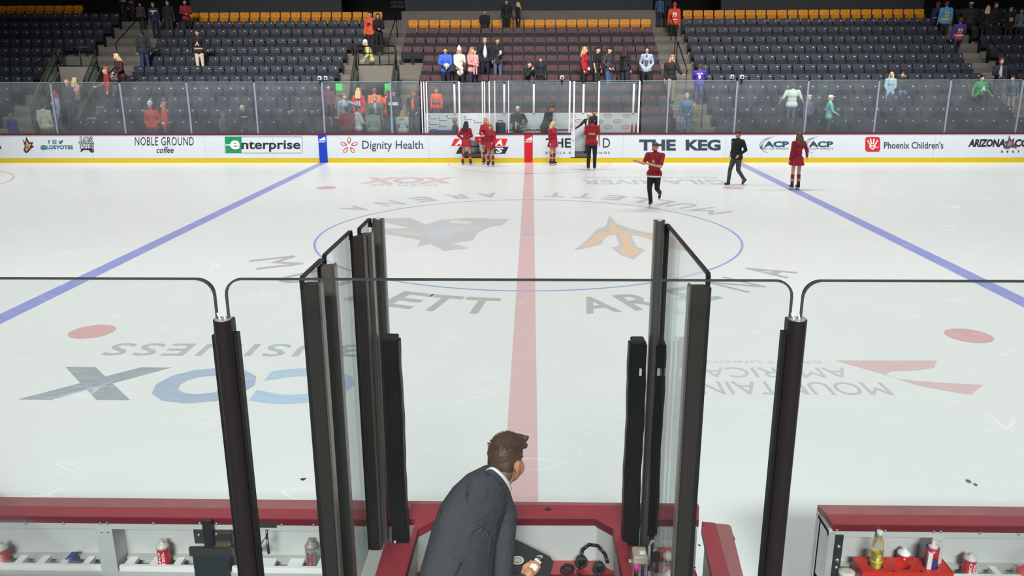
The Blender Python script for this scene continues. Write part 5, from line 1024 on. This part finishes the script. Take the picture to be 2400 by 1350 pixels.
crowd('blonde woman in a red coat with a small white bag', 1371, 102, 5, 70, top=(178, 30, 42), bot=(24, 22, 28), hair=(200, 160, 104), hl='long', female=True, long_top=True, prop=lambda r, J: MB().box(.1, .22, -.2, -.1, .98, 1.1).bevel(.02).obj('bag', mat((216, 206, 200), .6), r))
crowd('tall man in a black shirt with bare forearms in a maroon row', 1401, 94, 5, 60, top=(26, 28, 32), bot=(42, 42, 42), hair=DKH, sleeves='short')
crowd('man in a grey hoodie and jeans in a maroon row', 1428, 99, 5, 60, top=(58, 60, 66), bot=(62, 88, 128), hair=DKH, arms=('pocket', 'pocket'), hood=True, hat=('cap', (44, 42, 44)))
crowd('woman in black seen from behind in a maroon row', 1467, 102, 5, 140, top=(26, 24, 30), bot=(34, 40, 58), hair=(60, 34, 32), hl='long', female=True, shoe=(214, 210, 206))
crowd('dark-haired woman in a pale denim jacket at the end of a maroon row', 1517, 106, 5, -10, top=(160, 172, 190), bot=(22, 22, 28), hair=DKH, hl='long', female=True, inner=(88, 86, 94), arms=('pocket', 'pocket'))
crowd('woman in a black jacket and khaki trousers coming down the aisle', 1577, 96, 4, 10, top=(24, 24, 26), bot=(132, 120, 92), hair=(186, 140, 96), hl='long', arms=('down', 'rail'), legs='step', wide=1.1, f=FL[4]+.05)
crowd('person in an orange jersey numbered 79 climbing the upper aisle', 1582, 0, 11, 178, top=(228, 76, 44), bot=(26, 26, 32), hair=(190, 60, 40), hood=True, num=('79', (236, 226, 220), 'back', .2, .18, .35), stripe=((.6, (226, 214, 206), .02),), f=FL[10], dy=-.6)
crowd('person in a blue top in the dark doorway above the upper aisle', 1547, -12, 12, 150, top=(60, 84, 120), bot=(40, 50, 70), hair=DKH)
crowd('person in black in the dark doorway beside the blue top', 1564, -14, 12, 170, top=(34, 30, 38), bot=(28, 28, 34), hair=DKH, dy=.1)
crowd('man in a purple jersey numbered 9 seen from behind', 1641, 147, 4, 172, top=(72, 52, 158), bot=(70, 84, 120), hair=BROWN, wide=1.2, num=('9', (226, 222, 226), 'back', .12, .2, .55), arms=('rail', 'hold'), prop=lambda r, J: fit_text('name_lettering', 'KELLER', -.12, .12, -.03, .03, lambda u, v, ww: (J['chest']+V((-u, .175+ww, v+.04)))*1.0, mat((226, 222, 226)), r, .03, thick=.01))
crowd('man in a slate shirt and jeans stepping down behind the far glass', 1611, 214, 1, -25, top=(80, 104, 132), bot=(98, 122, 152), hair=(200, 150, 130), legs='step', arms=('down', 'fwd'))
crowd('person in a plaid shirt crouching beside the aisle behind the glass', 1627, 246, 1, -20, top=(120, 112, 84), bot=(104, 116, 110), hair=(190, 110, 60), Hfix=1.45)
# --- behind the glass and above, towards the far end of the block
crowd('man in a pale sweater and blue trousers seen from behind', 1860, 191, 2, 170, top=(196, 202, 190), bot=(70, 84, 108), hair=BROWN, wide=1.18, arms=('out', 'out'))
crowd('white-haired person sitting low behind the pale sweater', 1898, 212, 2, 30, top=(80, 90, 98), bot=NAVY, hair=(214, 208, 196), legs='sit')
crowd('person in a mint jacket and white cap in profile', 1948, 219, 1, 80, top=(134, 214, 204), bot=(66, 76, 92), hair=BLOND, hat=('cap', (236, 238, 238)), wide=1.12, arms=('fwd', 'down'))
crowd('long-haired blonde woman in pale blue sitting beside a man in black', 2093, 146, 4, -20, legs='sit', dy=-.2, top=(150, 176, 186), bot=(130, 160, 190), hair=(216, 200, 150), hl='vlong', female=True, arms=('lap', 'lap'))
crowd('man in a black top sitting beside the blonde in pale blue', 2119, 143, 4, -10, legs='sit', dy=-.2, top=(24, 26, 30), bot=(70, 98, 140), hair=BROWN, arms=('lap', 'lap'))
crowd('dark-haired person in a bright green jersey at the row end', 2307, 148, 3, 10, top=(28, 142, 52), bot=(44, 44, 48), hair=DKH, female=True, legs='sit', dy=-.2, wide=1.2, arms=('out', 'out'), f=FL[4]-.12, num=('A', (226, 226, 226), 'front', .2, .2, .4))
crowd('man in a dark jacket over a pale blue shirt standing on the aisle', 2349, 133, 4, -15, top=(30, 28, 32), bot=(54, 60, 72), hair=REDH, inner=(150, 166, 186), arms=('hold', 'down'))
crowd('man in a blue plaid shirt bending at the frame edge', 2380, 173, 3, -60, top=(84, 96, 116), bot=(150, 130, 120), hair=BROWN, lean=12)
crowd('person in a light blue jersey numbered 27 climbing the aisle', 2222, -8, 11, 176, top=(88, 150, 200), bot=(28, 28, 34), hair=BROWN, f=FL[10], num=('27', (226, 196, 96), 'back', .2, .19, .5), stripe=((.5, (226, 190, 80), .035),), wide=1.1)
crowd('person in a navy jersey beside the light blue jersey numbered 27', 2202, -10, 11, -170, top=(34, 44, 90), bot=BLKC, hair=BROWN, f=FL[10], stripe=((.9, (190, 196, 206), .02),), dy=.1)
crowd('person in a purple and orange jersey numbered 77 climbing the aisle', 2254, 28, 9, 170, top=(66, 44, 134), bot=(34, 38, 58), hair=BROWN, f=FL[8]+.05, num=('77', (240, 176, 60), 'back', .2, .17, .45), stripe=((.6, (222, 150, 70), .05), (.1, (190, 40, 40), .05)), legs='step', arms=('hold', 'down'))
crowd('person in a white cap and dark vest seen from behind', 2278, 2, 11, 178, top=(48, 40, 42), bot=BLKC, hair=BROWN, hat=('cap', (226, 220, 214)), wide=1.2, f=FL[10])
crowd('blonde person in black at the top of the end block', 2317, 10, 10, 150, top=(26, 24, 28), bot=BLKC, hair=(206, 180, 130), hl='long', female=True)
crowd('bearded man in black beside the blonde at the top of the end block', 2336, 3, 10, 20, dy=.0, top=(28, 26, 32), bot=BLKC, hair=REDH, beard=True)
crowd('person in black with a tan bag at the top of the end block', 2371, 14, 10, -5, top=(26, 24, 28), bot=BLKC, hair=(150, 110, 80), prop=lambda r, J: MB().box(-.1, .06, -.24, -.14, .95, 1.13).bevel(.02).obj('bag', mat((168, 144, 100), .7), r))
crowd('person in a grey-green coat at the corner of the end block', 2396, 18, 10, -30, top=(96, 116, 112), bot=BLKC, hair=BROWN)
# --- penalty boxes
def boxer(label, px, hy, y, heading, **kw):
    fl = .31; p = at_y(px, hy, y); H = kw.pop('Hfix', None) or max(1.5, min(1.95, (p.z-fl)/1.01)); return person(label, p.x, y, fl, H, heading, **kw)
boxer('bald man in a grey suit sitting in the penalty box', 1066, 257, 13.62, -80, Hfix=1.78, legs='sit', top=(86, 88, 92), bot=(70, 74, 80), hair=None, skin=(204, 140, 110), arms=('lap', 'lap'))
boxer('white-haired official in a dark jacket at the timekeeper table', 1213, 247, 13.76, 5, top=(62, 62, 68), bot=(44, 44, 50), hair=(230, 230, 228), skin=(214, 150, 120), wide=1.1, arms=('hold', 'hip'), prop=lambda r, J: MB().box(-.11, -.04, -.168, -.16, 1.02, 1.14).obj('badge', mat((230, 232, 234)), r))
boxer('man in a dark suit bending over the timekeeper table', 1276, 256, 13.78, 60, Hfix=1.84, top=(62, 66, 74), bot=(44, 46, 54), hair=(96, 66, 36), lean=24, arms=('fwd', 'fwd'), nod=14)
boxer('white-haired man in a black suit at the open gate', 1380, 264, 13.42, -35, top=(34, 34, 40), bot=(72, 74, 80), hair=(214, 212, 206), skin=(206, 140, 112), inner=(190, 196, 206), arms=('door', 'down'), legs='stand')
boxer('brown-haired man behind the white-haired man at the open gate', 1393, 255, 13.78, 30, top=(40, 40, 48), bot=(50, 50, 56), hair=(112, 66, 46), skin=(196, 130, 104))
# --- on the ice
MAR = (150, 24, 44)
def skater(label, px, foot, heading, hy, **kw):
    g = at_z(px, foot, 0); p = at_y(px, hy, g.y); H = p.z/1.02-(.05 if kw.get('skates') else 0); return person(label, g.x, g.y, .0 if not kw.get('skates') else .022, max(1.5, min(1.95, H)), heading, face=True, vox=.02, **kw)
def cheer(label, px, foot, heading, hy, hair, **kw):
    kw.setdefault('arms', ('down', 'down'))
    return skater(label, px, foot, heading, hy, top=MAR, bot=None, skirt=(160, 26, 50), socks=(150, 24, 44), hair=hair, female=True, shoe=(48, 22, 26), skates=(230, 230, 232), hl='long', **kw)
cheer('black-haired skater in a maroon skirt with her back turned by the cooler', 1094, 387, 165, 279, DKH, legs='wide', arms=('hold', 'hip'))
cheer('blonde skater behind the cooler, half hidden by another skater', 1140, 385, -20, 270, (206, 160, 100), arms=('hold', 'hold'))
cheer('brown-haired skater in a maroon skirt standing before the cooler', 1150, 391, -12, 286, (150, 100, 66), arms=('down', 'fwd'), legs='stand')
cheer('blonde skater in profile before the lettering at the timekeeper boards', 1295, 387, 50, 280, (220, 196, 140), arms=('down', 'down'))
cheer('skater with very long brown hair standing on the blue line', 1862, 444, 190, 303, (104, 76, 46), arms=('out', 'down'))
PEND[-1]
skater('man in a maroon shirt with black hood and yellow lettering seen from behind', 1386, 399, 170, 268, top=(160, 26, 42), bot=(34, 34, 38), hair=DKH, sleeves='short', hood=True, shoe=(34, 34, 34), skates=(232, 232, 232), arms=('down', 'down'), legs='stand', num=('COYOTES', (226, 200, 110), 'back', .22, .07, .45))
skater('bearded man in a maroon hoodie clapping while gliding on skates', 1530, 486, -22, 327, top=(150, 28, 44), bot=(22, 22, 26), hair=BROWN, sleeves='short', beard=True, shoe=(32, 32, 34), skates=(232, 232, 234), arms=(((.26, -.10, 1.17), (.40, -.30, 1.24)), ((.20, -.20, 1.12), (-.32, -.37, 1.24))), legs='glide', nod=8, wide=1.08, hood=True, prop=lambda r, J: (MB().lathe([(1, -.02), (1, .02)], (0, 0, 0), 18).obj('shirt_hem', mat((230, 228, 224), .7), r), setattr(PEND[-1], 'matrix_local', Matrix.Translation(V((0, 0, .84))*J['s']) @ Matrix.Diagonal((.187, .15, 1, 1))), fit_text('emblem', 'A', -.05, .05, 1.2, 1.3, lambda u, v, ww: V((u, -.165-ww, v))*J['s'], mat((220, 190, 130)), r, .05, thick=.01)))
skater('man in a black jacket and grey trousers walking across the ice', 1722, 433, -60, 302, top=(24, 27, 34), bot=(72, 74, 76), hair=(60, 40, 30), arms=('pocket', 'pocket'), legs='walk', nod=14, wide=1.1, shoe=(44, 46, 48), skates=None, long_top=False, prop=lambda r, J: MB().box(-.12, -.06, -.168, -.15, 1.28, 1.31).obj('chest_logo', mat((190, 190, 170)), r))
ck = empty('cooler', at_y(1126, 333, 12.86)); RC = mat((214, 36, 44), .4)
MB().box(-.20, .20, -.12, .08, 0, .22).bevel(.02).obj('body', RC, ck); MB().box(-.21, .21, -.13, .09, .20, .25).bevel(.012).obj('rim', COMB, ck); MB().path([(-.2, -.02, .25), (-.17, -.02, .37), (.17, -.02, .37), (.2, -.02, .25)], .018).obj('handle', COMB, ck); fit_text('lettering', 'H', -.03, .03, .07, .14, lambda u, v, ww: V((u, -.121-ww, v)), COMB, ck, .03)
tag(ck, 'red cooler with white rim and handle held between the skaters', 'cooler')
# --- the man in the suit at the counter, leaning forward and to the side
def suit_man():
    r = empty('person', (-.2, -14.0, .25)); o0 = V(r.location)
    Hc = at_y(1070, 1405, -14.03); N = at_y(1164, 1118, -13.70); SR = at_y(1182, 1203, -13.67); SL = at_y(1094, 1180, -13.77)
    ER = at_y(1173, 1380, -13.80); WR = at_y(1226, 1362, -13.52); EL = V((-.20, -13.50, 1.20)); WL = V((-.06, -13.42, 1.0)); HC = at_y(1189, 1079, -13.63)
    up = (N-Hc).normalized(); rt = (SR-SL); rt = (rt-up*rt.dot(up)).normalized(); bk = rt.cross(up).normalized()
    if bk.y > 0: bk = -bk
    R = Matrix((rt, -bk, up)).transposed(); sp = lambda t: Hc.lerp(N, t)
    HRm = Matrix.Rotation(math.radians(147), 3, 'Z') @ Matrix.Rotation(math.radians(14), 3, 'X') @ Matrix.Rotation(math.radians(4), 3, 'Y'); hp = lambda a, b_, c: HC+HRm @ V((a, b_, c))
    skin = mat((196, 138, 108), .5, var=.06); cloth = mat((57, 60, 66), .8, var=.14, scale=45); cn = cloth.node_tree; bp = cn.nodes.new('ShaderNodeBump'); wz = cn.nodes.new('ShaderNodeTexNoise'); wz.inputs['Scale'].default_value = 9; wz.inputs['Detail'].default_value = 5; wz.inputs['Distortion'].default_value = 1.2; tcn = cn.nodes.new('ShaderNodeTexCoord'); cn.links.new(tcn.outputs['Object'], wz.inputs['Vector']); cn.links.new(wz.outputs['Fac'], bp.inputs['Height']); bp.inputs['Strength'].default_value = .55; bp.inputs['Distance'].default_value = .03; cn.links.new(bp.outputs[0], cn.nodes['Principled BSDF'].inputs['Normal']); hairm = mat((80, 58, 43), .55, var=.45, scale=90)
    def put(nm, mb, vox, m, sm=2):
        me = remesh(mb, vox, sm, nm); me.materials.clear(); me.materials.append(m)
        for v in me.vertices: v.co -= o0
        return mk(nm, me, None, r)
    b = MB()
    b.ell(hp(0, .016, .022), (.076, .094, .100), HRm, 28); b.ell(hp(0, -.030, -.052), (.058, .062, .064), HRm, 20); b.ell(hp(0, -.072, -.094), (.024, .02, .02), HRm, 12); b.cap(hp(0, -.086, .006), hp(0, -.110, -.03), .010, .015, 10); b.ell(hp(0, -.09, -.06), (.024, .012, .014), HRm, 10)
    for sx in (-1, 1):
        b.ell(hp(sx*.079, .018, -.016), (.011, .024, .036), HRm, 14); b.ell(hp(sx*.086, .024, -.006), (.008, .022, .026), HRm, 12); b.ell(hp(sx*.046, -.04, -.035), (.028, .04, .04), HRm, 12)
    b.cap(N+up*.004, hp(0, .03, -.07), .056, .060, 18); b.cap(SL, SR, .045, .045, 10)
    for (p0, r0), (p1, r1) in zip(*(lambda q_: (q_, q_[1:]))([(at_y(px, py, yy), rr_) for px, py, yy, rr_ in ((1148, 1138, -13.69, .045), (1112, 1195, -13.77, .075), (1088, 1258, -13.84, .08), (1076, 1330, -13.93, .085), (1068, 1420, -14.03, .09))])): b.cap(p0, p1, r0, r1, 12)
    for s_, e, w_ in ((SR, ER, WR), (SL, EL, WL)): b.cap(s_, e, .045, .036, 10); b.cap(e, w_, .036, .027, 10)
    # right hand: palm, four curled fingers round the card, thumb on its side
    d = (at_y(1254, 1324, -13.47)-WR).normalized(); q = (RGT-d*RGT.dot(d)).normalized(); n = d.cross(q).normalized(); qd, dd = q, d
    pc = WR+d*.052; b.cap(WR, WR+d*.03, .026, .031, 14); b.ell(pc, (.033, .036, .034), None, 14)
    card_c = WR+d*.105-n*.004
    for k in range(4):
        a = WR+d*(.078-.004*abs(k-1.2))+q*((1.4-k)*.0185); L = (.036, .042, .040, .032)[k]; m1 = a+d*L*.8+n*.010; m2 = m1+d*L*.35-n*.022; m3 = m2-d*L*.25-n*.016
        b.cap(a, m1, .0098, .0092, 10); b.cap(m1, m2, .0092, .0085, 10); b.cap(m2, m3, .0085, .0075, 10)
    t0 = WR+d*.028-q*.026; t1 = t0+d*.036-q*.016; b.cap(t0, t1, .0125, .0105, 10); b.cap(t1, t1+d*.030+q*.010, .0105, .0085, 10)
    dl = (WL-EL).normalized(); b.ell(WL+dl*.05, (.036, .036, .036), None, 12)
    for k in range(4): a = WL+dl*.075+rt*(k-1.5)*.019; b.cap(a, a+dl*(.05+.008*(k % 2)), .0095, .008, 8)
    b.cap(WL+dl*.03+rt*.03, WL+dl*.07+rt*.055, .012, .009, 8)
    put('body', b, .0055, skin, 2)
    j = MB(); ST = [(1150, 1124, 40, -13.705, .072), (1138, 1142, 62, -13.72, .090), (1122, 1172, 77, -13.75, .106), (1102, 1212, 84, -13.79, .116), (1088, 1258, 87, -13.84, .120), (1079, 1308, 91, -13.90, .122), (1072, 1358, 98, -13.97, .128), (1068, 1410, 104, -14.03, .136), (1066, 1465, 108, -14.06, .142)]
    ST = [(at_y(px, py, yy), hw/478, dp) for px, py, hw, yy, dp in ST]
    for (c0, w0, d0), (c1, w1, d1) in zip(ST, ST[1:]):
        for k in range(4):
            t = k/4; j.ell(c0.lerp(c1, t), (w0+(w1-w0)*t, d0+(d1-d0)*t, .072), R, 22)
    j.cap(SL.lerp(N, .15), N-up*.012, .058, .050, 16); j.cap(SR.lerp(N, .15), N-up*.012, .060, .050, 16)
    for s_, e, w_ in ((SR, ER, WR), (SL, EL, WL)):
        j.ell(s_, (.066, .066, .066), None, 18); j.cap(s_, s_.lerp(e, .5), .067, .062, 18); j.cap(s_.lerp(e, .5), e, .062, .058, 18); j.cap(e, w_.lerp(e, .10), .058, .043, 18)
    # drape folds fanning out of the arm hole, across the small of the back and round the elbow
    def fold(a, b_, c_, rr):
        for k in range(8):
            t, u = k/8, (k+1)/8; f = lambda q_: a*(1-q_)**2+b_*2*q_*(1-q_)+c_*q_*q_; g = lambda q_: rr*(.25+1.5*q_*(1-q_)*1.6)
            j.cap(f(t), f(u), g(t), g(u), 8)
    sf = lambda px, py, yy: at_y(px, py, yy)
    for k in range(5): fold(sf(1150, 1222+9*k, -13.885), sf(1118-5*k, 1240+16*k, -13.925), sf(1076-3*k, 1250+22*k, -13.93), .0085)
    fold(sf(1105, 1120, -13.79), sf(1090, 1160, -13.87), sf(1098, 1200, -13.90), .006)
    for k in range(5): fold(sf(1208-2*k, 1212+26*k, -13.70), sf(1186, 1222+28*k, -13.755), sf(1158, 1214+30*k, -13.74), .008)
    ja = put('jacket', j, .0065, cloth, 3)
    c = MB()                                                         # jacket collar roll, shirt collar, cuff, seams
    def loop(cn, ax, ra, rb, tube, a0, a1, lift=0., nseg=18):
        ax = V(ax)
        u = rt; v = ax.cross(u).normalized(); pts = [cn+u*ra*math.cos(math.radians(a0+(a1-a0)*k/nseg))+v*rb*math.sin(math.radians(a0+(a1-a0)*k/nseg))+ax*lift*math.sin(math.pi*k/nseg) for k in range(nseg+1)]
        q_ = MB(); q_.path([p-o0 for p in pts], tube, 10); return q_
    nax = (hp(0, .03, -.07)-N).normalized()
    def band(pts, rad):
        P_ = [at_y(*p) for p in pts]; q_ = MB()
        for k in range(len(P_)-1):
            p0, p1, p2, p3 = P_[max(0, k-1)], P_[k], P_[k+1], P_[min(len(P_)-1, k+2)]
            cr = lambda t: (p1*2+(p2-p0)*t+(p0*2-p1*5+p2*4-p3)*t*t+(p1*3-p0-p2*3+p3)*t*t*t)*.5
            for j_ in range(6): q_.cap(cr(j_/6), cr((j_+1)/6), rad, rad, 10)
        return q_
    put('collar', band(((1141, 1112, -13.752), (1150, 1106, -13.772), (1161, 1113, -13.775), (1173, 1126, -13.765), (1184, 1142, -13.742), (1192, 1160, -13.71)), .0145), .005, cloth, 3)
    put('shirt_collar', band(((1144, 1103, -13.740), (1153, 1099, -13.760), (1165, 1105, -13.765), (1178, 1117, -13.755), (1189, 1132, -13.735), (1196, 1148, -13.70)), .011), .004, mat((232, 226, 230), .7), 3)
    q = MB(); q.ell(at_y(1183, 1138, -13.69)-o0, (.030, .035, .034), None, 16); q.obj('shirt_front', mat((226, 220, 224), .7), r)
    q = MB(); q.tube(WR.lerp(ER, .16)-o0, WR.lerp(ER, -.02)-o0, .040, .036, 20); q.obj('shirt_cuff', mat((232, 228, 230), .7), r)
    q = MB(); q.path([sf(1064, 1350, -14.135)-o0, sf(1082, 1318, -14.06)-o0], .003, 6); q.obj('vent_seam', mat((34, 36, 40), .8), r)
    h = MB(); h.ell(hp(0, .022, .046), (.083, .098, .090), HRm, 24); h.ell(hp(0, .058, .0), (.074, .052, .082), HRm, 20); h.ell(hp(0, -.05, .092), (.058, .045, .035), HRm, 18)
    rnd = random.Random(3)
    for k in range(90):
        a = rnd.uniform(-1, 1); t = rnd.uniform(-1, 1); p = hp(.066*a, -.065*t+.0, .108-.035*abs(a)-.025*max(0, -t)); fwd = HRm @ V((rnd.uniform(-.3, .3), -1, .35)); h.cap(p, p+fwd*rnd.uniform(.010, .022), .011, .006, 6)
    for k in range(26):
        p = hp(rnd.uniform(-.05, .05), -.078-rnd.uniform(0, .012), .105); h.cap(p, p+HRm @ V((rnd.uniform(-.02, .02), -.014, .010)), .013, .008, 6)
    me = remesh(h, .0055, 1, 'hair'); me.materials.clear(); me.materials.append(hairm)
    for v in me.vertices: v.co = v.co-o0+V((rnd.uniform(-1, 1), rnd.uniform(-1, 1), rnd.uniform(-1, 1)))*.0014
    ho = mk('hair', me, None, r)
    stq = MB()                                                       # short strands over the crown and back
    for k in range(1500):
        th = rnd.uniform(-math.pi, math.pi); ph = rnd.uniform(-.35, 1.5); dv = V((math.cos(ph)*math.sin(th), math.cos(ph)*math.cos(th), math.sin(ph)))
        if dv.y < -.35 and dv.z < .45: continue
        p = hp(dv.x*.083, .022+dv.y*.097, .046+dv.z*.089); back = V((dv.x*.35+rnd.uniform(-.4, .4), -.55 if dv.z > .5 else .05, .55*dv.z-.75*(1-max(0, dv.z)))); tip = HRm @ (dv*.55+back).normalized()
        L = (.007 if dv.z < .35 else .017)*rnd.uniform(.7, 1.3); stq.tube(p-o0-tip*.004, p-o0+tip*L, .0021, .0006, 4, caps=False)
    stq.obj('hair_strands', [hairm], ho)
    f = MB(); f.ell(hp(0, .058, -.052), (.069, .050, .055), HRm, 20); f.ell(hp(0, .012, -.004), (.0785, .075, .055), HRm, 20); put('sideburn_fade', f, .006, mat((112, 80, 62), .6, var=.2, scale=120), 2)
    for sx in (-1, 1): MB().ell(hp(sx*.030, -.084, .012)-o0, (.011, .008, .006), HRm, 10).obj('eye', mat((40, 28, 24), .3), r)
    t = MB(); t.ell(Hc-up*.02, (.165, .125, .13), None, 16)
    for sx in (-1, 1): hipp = Hc+V((sx*.09, 0, -.03)); kn = V((Hc.x+sx*.11, -13.92, .72)); an = V((Hc.x+sx*.12, -14.0, .34)); t.cap(hipp, kn, .095, .072, 12); t.cap(kn, an, .07, .056, 12); q = MB(); q.cap(an-V((0, 0, .02))-o0, an+V((0, .0, -.045))-o0, .045, .045, 12); q.cap(an+V((0, -.03, -.055))-o0, an+V((0, .15, -.058))-o0, .036, .03, 12); q.obj('shoe', mat((34, 26, 22), .3), r)
    put('trousers', t, .012, mat((52, 55, 60), .8), 2)
    tag(r, 'man in a charcoal suit with short brown hair leaning over the counter', 'person')
    # the card and the zipped portfolio he is packing
    k = empty('card', card_c); ax = (dd+n*.1).normalized(); qq = qd; nn = ax.cross(qq).normalized(); Mx = Matrix((qq, ax, nn)).transposed().to_4x4()
    MB().box(-.020, .020, -.03, .034, -.006, .006, M=Mx).bevel(.002, 1).obj('card_body', mat((232, 222, 212), .5), k); MB().box(-.020, .012, -.045, -.03, -.010, .004, M=Mx).obj('dark_edge', BLK, k); tag(k, 'small white card held in the suited man\'s fingers', 'card')
    P = [at_y(1200, 1256, -13.33), at_y(1226, 1268, -13.34), at_y(1292, 1302, -13.37), at_y(1299, 1312, -13.39), at_y(1288, 1352, -13.47), at_y(1170, 1420, -13.52), at_y(1165, 1330, -13.42)]
    cen = sum(P, V())/len(P); nrm = (P[2]-P[0]).cross(P[4]-P[0]).normalized(); nrm = -nrm if nrm.y > 0 else nrm
    P = [p-nrm*(p-cen).dot(nrm) for p in P]; pf = empty('portfolio', cen); mb = MB(); A = [mb.b.verts.new(p-cen+nrm*.012) for p in P]; B_ = [mb.b.verts.new(p-cen-nrm*.016) for p in P]; m_ = len(P)
    mb.b.faces.new(A); mb.b.faces.new(B_[::-1])
    for i in range(m_): mb.b.faces.new((A[i], B_[i], B_[(i+1) % m_], A[(i+1) % m_]))
    mb.bevel(.006, 2).obj('case', mat((30, 31, 34), .55, var=.15, scale=60), pf)
    mb = MB(); pts = [p-cen for p in P]+[P[0]-cen]; mb.path([p*1.005 for p in pts], .005, 6); mb.obj('zip_edge', mat((18, 18, 20), .4), pf)
    on = lambda px, py, off: (lambda rr: CAM+rr*((cen+nrm*(.012+off)-CAM).dot(nrm)/rr.dot(nrm)))(ray(px, py))
    def disc(cx, cy, rx, ry, off, m, nm):
        mb = MB(); F_ = [mb.b.verts.new(on(cx+rx*math.cos(a*math.pi/14), cy+ry*math.sin(a*math.pi/14), off)-cen) for a in range(28)]; Bk = [mb.b.verts.new(v.co-nrm*.002) for v in F_]; mb.b.faces.new(F_)
        for i in range(28): mb.b.faces.new((F_[i], Bk[i], Bk[(i+1) % 28], F_[(i+1) % 28]))
        mb.obj(nm, m, pf)
    disc(1213, 1313, 14.5, 10, .0012, mat((212, 208, 202), .5), 'emblem'); disc(1213, 1313, 11, 7.4, .002, mat((120, 114, 108), .5), 'emblem'); disc(1213, 1313, 8.5, 5.4, .0028, mat((176, 170, 162), .5, var=.4, scale=300), 'emblem')
    tag(pf, 'black zipped portfolio with a round pale emblem under the man\'s hand', 'portfolio')
    ky = empty('key_ring', on(1264, 1306, .004)); mb = MB()
    ring3(mb, (0, 0, 0), .011, .0022, nrm); mb.obj('ring', RIV, ky); MB().path([(0, 0, 0), (.012, .004, .006), (.02, .0, -.004)], .003, 6).obj('key', RIV, ky); MB().path([(-.004, 0, .004), (-.016, .0, .008)], .003, 6).obj('key', RIV, ky); tag(ky, 'bunch of silver keys on the black portfolio', 'keys')
suit_man()
# ================================================================== link everything
for o in PEND: COL.objects.link(o)
for o in (_tmp, _fo): bpy.data.objects.remove(o, do_unlink=True)
